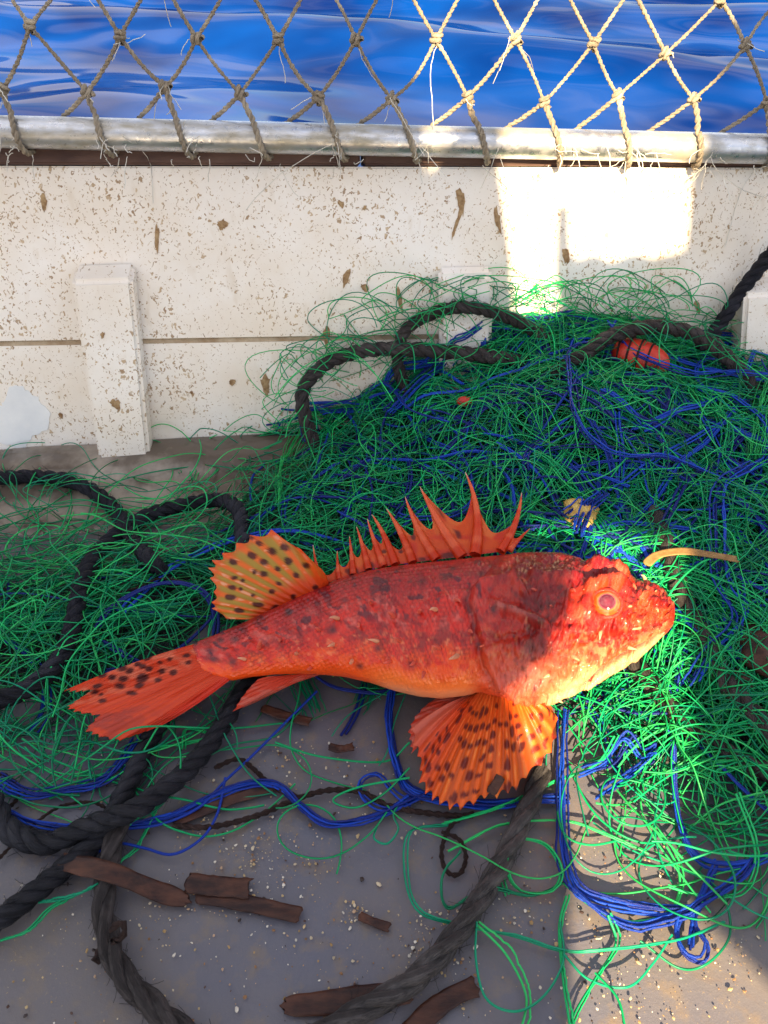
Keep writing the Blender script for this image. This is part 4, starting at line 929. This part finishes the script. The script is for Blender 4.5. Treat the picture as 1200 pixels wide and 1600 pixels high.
def lerp(a, b, f): return a + (np.asarray(b) - a) * f[..., None]
def fish_colour(x, y, tt):
    xr, yr = warp(x, y)
    C = np.zeros(x.shape + (3,)) + np.array([.60, .022, .007])
    n1 = fbm(xr / 45, yr / 32, 61, 4); n2 = fbm(xr / 18, yr / 14, 62, 4); n3 = fbm(xr / 7, yr / 6, 63, 3); n4 = fbm(xr / 30, yr / 11, 64, 4)
    C = lerp(C, (.34, .009, .013), sst(.42, .10, tt + n1 * .35) * .9)                                   # crimson back
    C = lerp(C, (.50, .10, .075), sst(.05, .2, n2) * sst(.1, .3, tt) * sst(.62, .5, tt) * .6)           # pinkish mottle
    C = lerp(C, (.20, .012, .010), sst(.03, .13, n4) * sst(.42, .52, tt) * sst(.74, .6, tt) * sst(900, 700, x) * .75)   # dark band on the flank
    C = lerp(C, (.80, .090, .004), sst(.58, .74, tt + n1 * .22 + n2 * .15) * .95)                        # orange lower flank
    C = lerp(C, (.88, .20, .030), sst(.78, .90, tt + n1 * .15) * sst(540, 620, x) * sst(775, 740, x))   # belly
    C = lerp(C, (.80, .36, .16), sst(.90, .985, tt + n1 * .06) * sst(570, 640, x) * sst(775, 745, x) * .85)
    C = lerp(C, (.55, .02, .012), sst(.06, .16, n2 + n3 * .4) * sst(.50, .62, tt) * sst(.86, .78, tt) * .7)
    C = lerp(C, (.85, .28, .10), sst(.10, .2, n3) * sst(.5, .62, tt) * sst(.82, .74, tt) * .55)
    # dusky spots along the back
    sp = sst(.16, .21, fbm(xr / 13, yr / 10, 71, 2)) * sst(.55, .4, tt); C = lerp(C, (.035, .010, .022), sp * .8 * sst(880, 840, x))
    C = lerp(C, (.66, .14, .10), sst(.08, .2, n3 + .5 * n2) * sst(.18, .3, tt) * sst(.55, .45, tt) * sst(760, 720, x) * .7)
    C = lerp(C, (.22, .004, .006), sst(.06, .18, fbm(xr / 9, yr / 7, 66, 3)) * sst(.78, .6, tt) * .55)
    C = lerp(C, (.66, .018, .006), sst(.04, .14, fbm(xr / 12, yr / 8, 67, 3)) * sst(.55, .65, tt) * sst(.9, .8, tt) * .6)
    sc = vn(x / 5.5, y / 9, 88); C = C * (1 + (.35 * (sc - .5) * sst(760, 700, x) * sst(.75, .5, tt))[..., None])
    # head
    hd = sst(735, 790, x)
    C = lerp(C, (.40, .009, .007), hd * sst(.62, .35, tt + n1 * .3) * sst(900, 860, x) * .8)
    C = lerp(C, (.74, .042, .010), hd * sst(.05, .15, n2) * .7)
    C = lerp(C, (.82, .10, .015), sst(870, 910, x) * sst(-.06, .06, n1 + n2 * .6) * .7)
    C = lerp(C, (.74, .11, .045), hd * sst(.62, .78, tt + n2 * .2) * .65)
    C = lerp(C, (.86, .40, .16), sst(.03, .13, n2 + .6 * n3) * sst(900, 960, x) * sst(.38, .6, tt) * .75)
    C = lerp(C, (.84, .50, .24), sst(.80, .90, tt + n2 * .14) * sst(870, 930, x) * .8)
    q = pl_d(x, y, [(1035, 1010), (1000, 1034), (950, 1064), (885, 1086)]); C = lerp(C, (.86, .56, .28), np.exp(-(q / 12) ** 2) * .8)
    C = lerp(C, (.45, .03, .03), np.exp(-(pl_d(x, y, [(1050, 985), (1028, 1002), (1000, 1016), (965, 1042), (938, 1066)]) / 4) ** 2) * .9)
    C = lerp(C, (.55, .015, .012), np.exp(-(pl_d(x, y, [(1044, 935), (1050, 965), (1048, 990)]) / 9) ** 2) * .8)
    C = lerp(C, (.86, .30, .13), sst(.14, .22, n3) * sst(880, 930, x) * .45)
    ex = np.interp(y, [860, 905, 925, 940, 960, 1000, 1030, 1060, 1080, 1095], [770, 748, 731, 730, 737, 754, 766, 790, 815, 842])
    C = lerp(C, (.13, .008, .008), np.exp(-((x - ex + 4) / 6) ** 2) * sst(900, 940, y) * (.35 + .6 * sst(-.1, .15, n2)))
    C = lerp(C, (.62, .20, .15), np.exp(-(seg_d(x, y, (775, 955), (848, 977))[0] / 4) ** 2) * .7)
    C = lerp(C, (.30, .11, .09), np.exp(-(seg_d(x, y, (830, 1015), (850, 1010))[0] / 10) ** 2) * .6)
    C = lerp(C, (.66, .22, .16), np.exp(-(((x - 835) / 45) ** 2 + ((y - 1048) / 22) ** 2)) * .6)
    C = lerp(C, (.06, .012, .012), np.exp(-(((x - 859) / 5) ** 2 + ((y - 1059) / 7) ** 2)))
    C = lerp(C, (.04, .012, .012), np.exp(-(((x - 768) / 5) ** 2 + ((y - 959) / 5) ** 2)) * .9)
    # caudal peduncle dark dots
    for px, py in [(330, 1016), (333, 1030), (350, 1000), (383, 985), (372, 1000), (410, 975), (360, 1035), (455, 960), (500, 945), (520, 985), (600, 925), (655, 912), (690, 905), (540, 940), (742, 900), (700, 890), (560, 1035), (645, 1032), (590, 1010)]:
        C = lerp(C, (.03, .008, .015), np.exp(-(((x - px) / 6.5) ** 2 + ((y - py) / 5) ** 2)) * .8)
    # fine veins, wrinkles and dark red blotches of the head skin
    rg = np.abs(fbm(xr / 16, yr / 10, 140, 4, .6)); C = lerp(C, (.24, .004, .004), sst(.035, .0, rg) * sst(780, 830, x) * sst(.95, .8, tt) * .30)
    rg = np.abs(fbm(xr / 10, yr / 8, 141, 3, .6)); C = lerp(C, (.86, .38, .16), sst(.03, .0, rg) * sst(850, 930, x) * sst(.25, .5, tt) * .45)
    C = lerp(C, (.24, .004, .005), sst(-.01, .10, fbm(xr / 26, yr / 17, 142, 5, .62)) * hd * sst(.75, .55, tt) * .75)
    C = lerp(C, (.10, .03, .02), sst(.14, .22, fbm(xr / 12, yr / 8, 143, 3)) * sst(760, 840, x) * sst(920, 880, x) * .6)
    r = np.hypot(x - EYE[0], y - EYE[1]); C = lerp(C, (.50, .04, .015), np.exp(-((r - 27) / 6) ** 2) * .5)
    fl = sst(330, 380, x) * sst(770, 735, x) * sst(.86, .7, tt); sy = (y - fish_dorsal_y(x)) / 6.5 + x / 900; sx = x / 7.0 + .5 * (np.floor(sy) % 2); e = np.hypot((sx - np.floor(sx) - .35) * 1.1, (sy - np.floor(sy) - .5) * 1.2)
    C = lerp(C, (.16, .006, .008), sst(.42, .62, e) * fl * .40 * sst(-.2, .1, fbm(xr / 30, yr / 25, 150, 2)))
    g = C.copy(); k_ = 1.02 - .36 * sst(720, 800, x) * sst(1.0, .6, tt); g[..., 0] = C[..., 0] * k_; g[..., 1] = C[..., 1] * k_ * .82; g[..., 2] = C[..., 2] * k_ * .85  # head colour darkened to hold back the sun falling on it
    return g

def fish_surface(px, tt, lift=0.0):
    """point on the upper side of the body at photo x and fraction tt (0 back, 1 belly)"""
    yd = np.interp(px, DORS[:, 0], DORS[:, 1]); yv = np.interp(px, VENT[:, 0], VENT[:, 1]); return fish_point(px, yd, yv, 1 - 2 * tt, 1, lift)
def fish_point(x, yd, yv, t, side, lift=0.0):
    ym = (yd + yv) / 2; zc = ZC(x); c = atz(x, ym, zc); d = ray(x, ym); dep = (c - CP) @ FWD
    dh = d.copy(); dh[..., 2] = 0; ey = nrm(dh); ph = np.arctan2(-d[..., 2], np.hypot(d[..., 0], d[..., 1]))
    s = (yv - yd) / 2 / FPX * dep * np.linalg.norm(d, axis=-1) / np.linalg.norm(d, axis=-1); k = KB(x)
    a = s / np.sqrt(np.sin(ph) ** 2 + (k * np.cos(ph)) ** 2); b = k * a; de = np.arctan2(b * np.cos(ph), a * np.sin(ph))
    al = de + side * np.arccos(np.clip(t, -1, 1)); ca, sa_ = np.cos(al), np.sin(al)
    P = c + ey * (a * ca)[..., None] + np.array([0, 0, 1.]) * (b * sa_)[..., None]
    N = nrm(ey * (ca / np.maximum(a, 1e-5))[..., None] + np.array([0, 0, 1.]) * (sa_ / np.maximum(b, 1e-5))[..., None])
    return P + N * (lift if np.isscalar(lift) else np.asarray(lift)[..., None])
def build_body():
    # stations: dense, closing at the snout
    u = np.linspace(0, 1, 520); xs = 306 + (1051.8 - 306) * (1 - (1 - u) ** 1.35)
    def smooth(a, k=5):
        ker = np.hanning(k + 2)[1:-1]; ker /= ker.sum(); return np.convolve(np.pad(a, k // 2, mode='edge'), ker, 'valid')
    yd = smooth(np.interp(xs, DORS[:, 0], DORS[:, 1]), 9); yv = smooth(np.interp(xs, VENT[:, 0], VENT[:, 1]), 9)
    nv = 200; th = np.linspace(0, 2 * math.pi, nv, endpoint=False)
    X = np.repeat(xs[:, None], nv, 1); YD = np.repeat(yd[:, None], nv, 1); YV = np.repeat(yv[:, None], nv, 1)
    t = np.broadcast_to(np.cos(th)[None], X.shape); side = np.broadcast_to(np.where(th <= math.pi, 1, -1)[None], X.shape)
    tt = (1 - t) / 2; Y = YD + (YV - YD) * tt
    endf = sst(1052, 1040, X) * .8 + .2
    edge = sst(0, .06, tt) * sst(1, .94, tt) * .75 + .25
    d = fish_disp(X, Y, t, tt) * endf * edge * np.where(side < 0, .5, 1)
    P = fish_point(X, YD, YV, t, side, d)
    V = P.reshape(-1, 3); C = fish_colour(X, Y, tt).reshape(-1, 3)
    F = grid_faces(520, nv, True); cap0 = len(V); V = np.vstack([V, P[0].mean(0), P[-1].mean(0)]); C = np.vstack([C, C[0], C[-1]])
    e0 = np.array([[(j + 1) % nv, j, cap0] for j in range(nv)]); o_ = 519 * nv; e1 = np.array([[o_ + j, o_ + (j + 1) % nv, cap0 + 1] for j in range(nv)])
    mesh_np("body", V, [F, e0, e1], MAT["fish"], fish, C)
build_body()

def fin(name, base, tips, ctrl0, ctrl1, zb, zt, rays, colfn, sub=8, nr=46, ridge=.0006, notch=.0, belly=.0, thick=.0006, wav=.0, parent=None):
    """fan-shaped fin: base/tips are pixel polylines, zb/zt heights; each ray ridged, scalloped outer edge"""
    base = np.array(base, float); tips = np.array(tips, float)
    def along(p, w_):
        s = np.concatenate([[0], np.cumsum(np.hypot(*np.diff(p, axis=0).T))]); s /= s[-1]; return np.stack([np.interp(w_, s, p[:, 0]), np.interp(w_, s, p[:, 1])], -1)
    nt = len(tips); nw = (rays - 1) * sub + 1; w_ = np.linspace(0, 1, nw)
    B = along(base, w_); Tp = np.stack([np.interp(w_ * (nt - 1), np.arange(nt), tips[:, k]) for k in (0, 1)], -1)
    c0 = np.array(ctrl0, float); c1 = np.array(ctrl1, float)
    mid = (B + Tp) / 2; Ct = mid + ((c0 - (B[0] + Tp[0]) / 2) * (1 - w_)[:, None] ** 2 + (c1 - (B[-1] + Tp[-1]) / 2) * w_[:, None] ** 2)
    ph = (w_ * (rays - 1)) % 1; mem = np.sin(math.pi * ph) ** 2                    # 0 on a ray, 1 in mid membrane
    r = np.linspace(0, 1, nr); R = r[None] * (1 - notch * (mem ** .6))[:, None]
    Rr = R[..., None]; PX = (1 - Rr) ** 2 * B[:, None] + 2 * Rr * (1 - Rr) * Ct[:, None] + Rr ** 2 * Tp[:, None]
    zb_ = np.interp(w_, np.linspace(0, 1, len(zb)), zb); zt_ = np.interp(w_, np.linspace(0, 1, len(zt)), zt)
    Z = zb_[:, None] * (1 - R) + zt_[:, None] * R + belly * np.sin(math.pi * R) + ridge * (1 - mem)[:, None] * sst(0, .1, R) + wav * fbm(w_[:, None] * 9 + R * 0, R * 3, 7, 2)
    P = atz(PX[..., 0], PX[..., 1], Z); Cc = colfn(PX[..., 0], PX[..., 1], np.repeat(mem[:, None], nr, 1), R, np.repeat(w_[:, None], nr, 1))
    n = nw * nr; A = P.reshape(-1, 3); dn = nrm(CP - P.mean((0, 1))); Bk = A - dn * thick; F = grid_faces(nw, nr)
    rim = [i * nr for i in range(nw)] + [(nw - 1) * nr + j for j in range(1, nr)] + [i * nr + nr - 1 for i in range(nw - 2, -1, -1)] + list(range(nr - 2, 0, -1))
    FR = np.array([[rim[i], rim[(i + 1) % len(rim)], rim[(i + 1) % len(rim)] + n, rim[i] + n] for i in range(len(rim))])
    cc_ = Cc.reshape(-1, 3); return mesh_np(name, np.vstack([A, Bk]), [F, F[:, ::-1] + n, FR], MAT["fin"], parent or fish, np.vstack([cc_, cc_]))
def spots(C, x, y, L, col=(.055, .006, .008), f=.93):
    for s in L:
        px, py, a, b, ang = (list(s) + [7, 5, 0])[:5] if len(s) < 5 else s
        ca, sa_ = math.cos(ang), math.sin(ang); u = (x - px) * ca + (y - py) * sa_; v = -(x - px) * sa_ + (y - py) * ca
        jit = 1 + .5 * fbm(x / 6, y / 6, int(px), 2); C = lerp(C, col, sst(1.25, .75, np.sqrt((u / a) ** 2 + (v / b) ** 2) * jit) * f)
    return C

# tail fin
def tail_col(x, y, mem, R, w_):
    n = fbm(x / 22, y / 9, 91, 4); C = lerp(np.zeros(x.shape + (3,)) + np.array([.74, .070, .016]), (.80, .20, .10), sst(-.05, .2, n) * sst(.55, .3, w_))
    C = lerp(C, (.50, .020, .018), (1 - mem) * .35); C = lerp(C, (.36, .045, .035), sst(.5, .62, w_) * sst(.98, .6, w_) * sst(-.1, .15, n) * sst(.35, .8, R) * .8)
    C = lerp(C, (.66, .030, .014), sst(.78, .95, w_) * .8)
    return spots(C, x, y, [(292, 1024, 6, 3.4, -.2), (295, 1035, 5, 3.2, -.2), (230, 1028, 7, 4, -.3), (215, 1038, 6, 4, -.2), (223, 1041, 6, 4, -.2), (191, 1045, 8, 4.5, -.2), (203, 1048, 6, 4.5, -.3), (233, 1045, 6, 4, -.3), (160, 1055, 7, 4.5, -.2), (175, 1058, 7, 4.5, -.2), (252, 1049, 6, 4.5, -.2), (271, 1051, 6, 4.5, -.3),
        (192, 1061, 8, 5, -.2), (222, 1059, 10, 7, -.3), (188, 1072, 8, 5, .1), (218, 1071, 7, 5, -.3), (152, 1072, 8, 3.5, -.2), (148, 1081, 6, 4, -.2), (158, 1085, 4, 3, 0), (160, 1095, 7, 3.5, -.2), (247, 1062, 5, 4, -.2), (200, 1035, 5, 3.2, -.2), (250, 1035, 4, 3, -.2), (205, 1083, 9, 4, .1), (265, 1030, 4, 3, -.2), (178, 1040, 5, 3, -.2)])
fin("tail_fin", [(352, 994), (346, 1020), (348, 1043), (360, 1062)], [(99, 1080), (118, 1082), (142, 1079), (122, 1092), (101, 1106), (118, 1114), (152, 1119), (130, 1142), (150, 1151), (184, 1159), (214, 1148), (246, 1137)], (215, 1026), (302, 1108), [.036, .036, .036], [.040, .034, .026, .020], 24, tail_col, 6, 60, .0007, .03, .002, wav=.006)

# soft dorsal fin
def sd_col(x, y, mem, R, w_):
    n = fbm(x / 14, y / 8, 95, 3); C = np.zeros(x.shape + (3,)) + np.array([.42, .25, .035])
    C = lerp(C, (.80, .15, .018), sst(.75, .15, mem)); C = lerp(C, (.82, .46, .26), sst(.4, 0, mem) * sst(.05, .18, n) * .8)
    C = lerp(C, (.76, .075, .012), np.clip(sst(.35, .12, R) + sst(.84, .95, R) * .7 + sst(.2, .04, w_) * .7, 0, 1))
    return spots(C, x, y, [(425, 861, 8, 6, .4), (405, 849, 6, 4.5, .4), (445, 855, 8, 6, .4), (463, 852, 5, 4, 0), (394, 868, 8, 5.5, .3), (412, 878, 8, 5, .3), (450, 877, 7, 5.5, .6), (364, 878, 7, 5, .3), (434, 889, 5, 4, .2), (412, 897, 6, 5, 0), (398, 893, 4, 4, 0), (366, 903, 6, 3.5, 0), (363, 918, 7, 4, .2), (376, 920, 4, 3, 0), (360, 933, 9, 4.5, .1), (374, 954, 8, 4, .1), (478, 884, 6, 5, .6), (425, 924, 5, 4, 0), (404, 945, 9, 4, .1), (430, 950, 8, 5, -.3), (463, 899, 6, 4, .5), (493, 918, 5, 4, 0), (458, 932, 4, 4, 0), (390, 840, 6, 3, .3), (379, 907, 4, 3, 0), (436, 912, 5, 3, .4), (395, 930, 4, 3, 0)])
fin("soft_dorsal_fin", [(514, 914), (480, 930), (440, 950), (404, 968)], [(503, 890), (470, 858), (424, 827), (390, 836), (369, 848), (347, 864), (331, 875), (325, 887), (328, 903), (334, 925), (330, 941), (331, 951), (354, 967)], (512, 900), (378, 968), [.062, .052, .044, .040], [.086, .082, .070, .058, .044], 13, sd_col, 9, 46, .0009, .07, .004)

# spiny dorsal: membranes then spines
SP = [((505, 914), (497, 906), (489, 852)), ((530, 905), (527, 890), (527, 861)), ((552, 898), (550, 870), (546, 838)), ((576, 890), (568, 855), (557, 823)), ((600, 885), (585, 850), (574, 811)), ((618, 882), (600, 830), (581, 804)), ((645, 879), (628, 830), (604, 795)), ((682, 874), (650, 830), (633, 776)), ((722, 870), (684, 820), (656, 760)), ((742, 867), (756, 800), (727, 738)), ((782, 862), (812, 818), (815, 770)), ((796, 861), (806, 846), (828, 826))]
def dz(px): return float(np.interp(px, [400, 500, 600, 700, 800], [.045, .055, .064, .075, .088]))
def bez(a, c, b, t): t = t[:, None]; return (1 - t) ** 2 * np.array(a, float) + 2 * t * (1 - t) * np.array(c, float) + t * t * np.array(b, float)
def spine_curve(s, n):
    t = np.linspace(0, 1, n); q = bez(s[0], s[1], s[2], t); L_ = np.hypot(s[2][0] - s[0][0], s[2][1] - s[0][1]); z = dz(s[0][0]) - .004 + t * (.00018 * L_) + .0006
    return q, z
def build_spiny():
    df = mesh_parts = []
    V, F, C = [], [], []; nn = 0
    hts = [.60, .62, .66, .70, .74, .40, .78, .82, .80, .52, .66]
    for i in range(len(SP) - 1):
        nr, nw = 26, 14; qa, za = spine_curve(SP[i], 60); qb, zb = spine_curve(SP[i + 1], 60); hh = hts[i]
        wv = np.linspace(0, 1, nw); rows = []
        for w_ in wv:
            la = min(1, hh * 1.22); lb = min(1, hh * 1.0); e = (1 - w_) * la + w_ * lb; top_ = e * (1 - .50 * math.sin(math.pi * w_) ** .8)
            k = np.linspace(0, top_, nr) * 59; f0 = np.clip(k.astype(int), 0, 58); fr = k - f0
            pa = qa[f0] + (qa[f0 + 1] - qa[f0]) * fr[:, None]; pb = qb[f0] + (qb[f0 + 1] - qb[f0]) * fr[:, None]; z = (za[f0] * (1 - w_) + zb[f0] * w_) - .0008 + .0012 * math.sin(math.pi * w_)
            p = pa * (1 - w_) + pb * w_; rows.append(np.concatenate([p, z[:, None]], 1))
        G_ = np.array(rows); P = atz(G_[..., 0], G_[..., 1], G_[..., 2]); x, y = G_[..., 0], G_[..., 1]; R = np.linspace(0, 1, nr)[None] + 0 * x
        c = np.zeros(x.shape + (3,)) + np.array([.70, .075, .008]); c = lerp(c, (.62, .030, .012), sst(.0, .2, fbm(x / 15, y / 12, 33, 3)) * .8); c = lerp(c, (.78, .17, .035), sst(.05, .2, fbm(x / 11, y / 16, 36, 3)) * .7 * sst(.25, .5, R))
        c = lerp(c, (.50, .02, .015), sst(.25, .0, R) * .8); c = spots(c, x, y, [(550, 893, 10, 6, 0), (577, 886, 8, 8, 0), (640, 868, 5, 4, 0), (626, 862, 4, 3, 0), (700, 868, 9, 5, 0), (660, 874, 6, 3, 0), (600, 862, 5, 3, 0), (715, 835, 4, 8, -.4), (645, 838, 4, 7, -.4), (690, 800, 4, 8, -.3)], (.09, .008, .008), .85)
        A = P.reshape(-1, 3); m = len(A); dn = nrm(CP - A.mean(0)) * .0005; f = grid_faces(nw, nr)
        V += [A, A - dn]; F += [f + nn, f[:, ::-1] + nn + m]; C += [c.reshape(-1, 3)] * 2; nn += 2 * m
    d = mesh_np("spiny_dorsal_fin", np.vstack(V), [np.vstack(F)], MAT["fin"], fish, np.vstack(C))
    for i, s in enumerate(SP):
        n = 34; q, z = spine_curve(s, n); P = atz(q[:, 0], q[:, 1], z); T = Tubes(10); t = np.linspace(0, 1, n); L_ = np.hypot(s[2][0] - s[0][0], s[2][1] - s[0][1])
        r = (.0010 + .000030 * L_) * (1 - t) ** .85 * (1 + .10 * fbm(t * 9, i * 1.0, 3, 2)) + .00022; T.add(P, r, fast=False)
        base = np.array([.66, .045, .008]); tip = np.array([.80, .13, .045]); nz_ = fbm(t * 6, i + .5, 12, 3); c = base + (tip - base) * sst(.0, .25, nz_ + t * .25)[:, None]; c = c + (np.array([.78, .55, .45]) - c) * sst(.9, 1, t)[:, None] * .7
        T.C = [np.repeat(c, 10, 0)]; o = T.build("spine", MAT["fin"], d)
build_spiny()

# pectoral fin
def pec_col(x, y, mem, R, w_):
    n = fbm(x / 20, y / 14, 101, 4); C = np.zeros(x.shape + (3,)) + np.array([.80, .125, .014]); C = lerp(C, (.52, .085, .016), sst(.3, .9, mem) * sst(.3, .6, R) * .75)
    C = lerp(C, (.84, .22, .035), sst(.35, 0, mem) * sst(.0, .2, n) * .8); C = lerp(C, (.72, .040, .012), sst(.35, .15, w_) * .6); C = lerp(C, (.86, .22, .05), sst(.3, .05, R) * .6); C = lerp(C, (.60, .17, .12), sst(.12, .0, w_) * .6)
    # one spot every so often along every ray
    k = np.floor(w_ * 21 + .5); h = _h(k, k * 0, 5); v = R * (5.0 + 4.5 * _h(k, k * 0, 25)) + h * 3 + .5 * fbm(x / 9, y / 9, 26, 2); cell = np.floor(v); hit = (_h(k, cell, 9) > .34) & (R > .2) & (w_ > .10)
    dv = (v - cell - .5) / (.20 + .14 * _h(k, cell, 12)); du = (w_ * 21 + .5 - k - .5) / .42
    C = lerp(C, (.10, .006, .010), sst(1.2, .7, np.hypot(dv, du)) * hit * .9)
    return C
PT = [(640, 1140), (645, 1166), (652, 1182), (655, 1205), (654, 1224), (664, 1241), (675, 1251), (686, 1259), (702, 1266), (719, 1267), (740, 1259), (757, 1248), (776, 1248), (794, 1240), (807, 1236), (822, 1216), (846, 1196), (862, 1176), (870, 1152), (872, 1122), (862, 1104), (838, 1092)]
fin("pectoral_fin", [(744, 1083), (756, 1070), (778, 1062), (800, 1070), (815, 1082)], PT, (690, 1096), (832, 1086), [.044, .050, .056, .050], [.020, .018, .020, .026, .036], 22, pec_col, 10, 64, .0016, .055, .006, wav=.006)
def pel_col(x, y, mem, R, w_):
    C = np.zeros(x.shape + (3,)) + np.array([.66, .060, .022]); C = lerp(C, (.62, .15, .10), sst(-.05, .15, fbm(x / 26, y / 6, 105, 3)) * .8); return lerp(C, (.46, .02, .014), (1 - mem) * .4)
fin("pelvic_fin", [(752, 1078), (735, 1086), (722, 1090)], [(642, 1178), (640, 1160), (637, 1142), (646, 1122), (662, 1104), (682, 1090)], (690, 1130), (705, 1084), [.036, .036], [.014, .018, .026], 9, pel_col, 6, 40, .0008, .04, .002)
fin("anal_fin", [(515, 1048), (480, 1052), (435, 1056)], [(455, 1066), (425, 1080), (395, 1100), (363, 1112), (374, 1094), (388, 1076), (402, 1062)], (490, 1060), (415, 1056), [.034, .032], [.020, .014, .022, .030], 11, pel_col, 6, 44, .0009, .03, .002)

# eye: ball, iris ring and pupil
def build_eye():
    px, py = EYE; tt = (py - fish_dorsal_y(px)) / (np.interp(px, VENT[:, 0], VENT[:, 1]) - fish_dorsal_y(px)); c0 = fish_surface(float(px), float(tt), .0)
    c1 = fish_surface(float(px), float(tt), .01); n = nrm(nrm(c1 - c0) * .55 + nrm(CP - c0) * .45); R = .0102; dep = (c0 - CP) @ FWD
    c = c0 + nrm(CP - c0) * .0085 - n * R * .42; a = nrm(np.cross([0, 0, 1.], n)); a = a if a[0] > 0 else -a; b = np.cross(n, a)
    ey = thing_child = None
    nu, nv = 40, 48; th = np.linspace(0, math.pi * .62, nu); ph = np.linspace(0, 2 * math.pi, nv, endpoint=False)
    d = lambda rr, o: c + n * 0 + rr * (np.sin(th)[:, None, None] * (np.cos(ph)[None, :, None] * a + np.sin(ph)[None, :, None] * b) + np.cos(th)[:, None, None] * n * o)
    rpx = R * np.sin(th) / dep * FPX
    col = np.zeros((nu, nv, 3)); k = rpx[:, None] * 1.02 + 0 * ph; w_ = fbm(np.cos(ph)[None] * 3 + k * .2, np.sin(ph)[None] * 3 + k * .0, 9, 3)
    col[:] = (.50, .060, .006); col = lerp(col, (.62, .11, .012), sst(0, .2, w_)); col = lerp(col, (.30, .05, .07), sst(13.8, 12.6, k)); col = lerp(col, (.11, .012, .022), sst(12.5, 11.5, k)); col = lerp(col, (.17, .025, .04), sst(8, 2, k) * .7); col = lerp(col, (.62, .16, .04), np.exp(-((k - 14.4) / .9) ** 2) * .7)
    m = M("wet_eye"); ac = m.n("ShaderNodeVertexColor"); ac.layer_name = "Col"; m.base(ac.outputs[0]); m.set(Roughness=.07, Coat_Weight=1.0, Coat_Roughness=.03)
    e = mesh_np("eye", d(R, .85).reshape(-1, 3), [grid_faces(nu, nv, True)[:, ::-1]], m.m, fish, col.reshape(-1, 3))
    t = Tubes(10); q = np.linspace(0, 2 * math.pi, 60); rr = R * .94 * (1 + .05 * fbm(np.cos(q) * 2, np.sin(q) * 2, 4, 3))
    t.add(c + n * R * .30 + rr[:, None] * (np.cos(q)[:, None] * a + np.sin(q)[:, None] * b), .0016 * (1 + .4 * fbm(np.cos(q) * 3, np.sin(q) * 3, 14, 3)), (.40, .022, .010)); t.build("eyelid", MAT["fish"], e)
build_eye()
# skin flaps and small spines on flank and head
FL = [(530, 968, 8, 1), (590, 1000, 7, 1), (548, 1028, 7, 1), (680, 955, 8, 1), (708, 940, 7, 0), (625, 1000, 7, 0), (720, 1020, 8, 1), (460, 1020, 7, 1), (520, 1005, 6, 1), (380, 1030, 6, 1), (580, 945, 6, 0), (615, 965, 9, 0), (654, 958, 8, 0), (404, 1012, 9, 0), (437, 1000, 7, 0), (500, 985, 6, 0), (560, 975, 6, 0), (480, 1040, 6, 0), (650, 1030, 6, 0), (667, 1043, 6, 0), (610, 1028, 6, 0), (690, 1010, 7, 0), (735, 985, 7, 0), (985, 905, 6, 1), (955, 1055, 6, 1), (895, 1078, 7, 1), (780, 918, 9, 0), (766, 946, 8, 0), (925, 1030, 7, 1), (880, 1045, 7, 1), (905, 1020, 8, 1), (940, 985, 7, 1), (975, 950, 8, 1), (1000, 980, 8, 1), (990, 1010, 7, 1), (870, 1000, 6, 1), (845, 905, 7, 0), (878, 925, 8, 0), (905, 925, 7, 1), (965, 930, 7, 1), (1015, 950, 6, 1), (870, 1070, 6, 1), (1010, 925, 6, 1), (855, 950, 6, 0), (830, 930, 7, 0)]
for i, (px, py, sz, pale) in enumerate(FL):
    yd = fish_dorsal_y(px); yv = np.interp(px, VENT[:, 0], VENT[:, 1]); tt = float((py - yd) / (yv - yd)); p = fish_surface(float(px), tt, .001); n = nrm(fish_surface(float(px), tt, .01) - p)
    k = 9; t = np.linspace(0, 1, k); d = nrm(np.array([RNG.normal() * .7 - .3, RNG.normal() * .4 - .5, RNG.normal() * .3]) + n * .5); L_ = sz * .00100
    P = p - n * .001 + d * (t * L_)[:, None] + n * (np.sin(t * 2.2) * L_ * .45)[:, None]; r = .0016 * (1 - t ** 1.6) * sz / 8 + .0002
    T = Tubes(8); c = np.array([(.66, .10, .06), (.80, .33, .18)][pale]) ; T.add(P, r, c * RNG.uniform(.8, 1.15), fast=False); T.build("skin_flap", MAT["fish"], fish)
for px, py, dx, dy, sz in [(764, 950, -1, -.2, 13), (748, 930, -1, -.3, 12), (790, 962, -1, -.1, 9), (762, 1006, -1, .2, 10), (790, 914, -1, -.5, 10), (822, 905, -1, -.4, 10), (856, 905, -1, -.4, 9), (890, 908, -.8, -.8, 9), (906, 916, -.6, -1, 9), (925, 912, -.5, -1, 9), (850, 985, -1, .2, 10), (862, 1010, -1, .4, 11), (868, 1035, -1, .5, 9), (930, 990, -.8, .4, 8), (968, 918, -.3, -1, 8), (985, 1005, -.6, .8, 8)]:
    yd = fish_dorsal_y(px); yv = np.interp(px, VENT[:, 0], VENT[:, 1]); tt = float((py - yd) / (yv - yd)); p = fish_surface(float(px), tt, .0015); n = nrm(fish_surface(float(px), tt, .01) - p)
    d = nrm(np.array([dx, -dy, 0]) + n * .45); t = np.linspace(0, 1, 10); L_ = sz * .00062; P = p - d * .002 + d * (t * L_)[:, None] + n * (.0012 * np.sin(t * 3))[:, None]; T = Tubes(8)
    T.add(P, .0017 * (1 - t) ** .8 + .0001, np.array([.66, .10, .045]), fast=False); T.build("head_spine", MAT["fish"], fish)
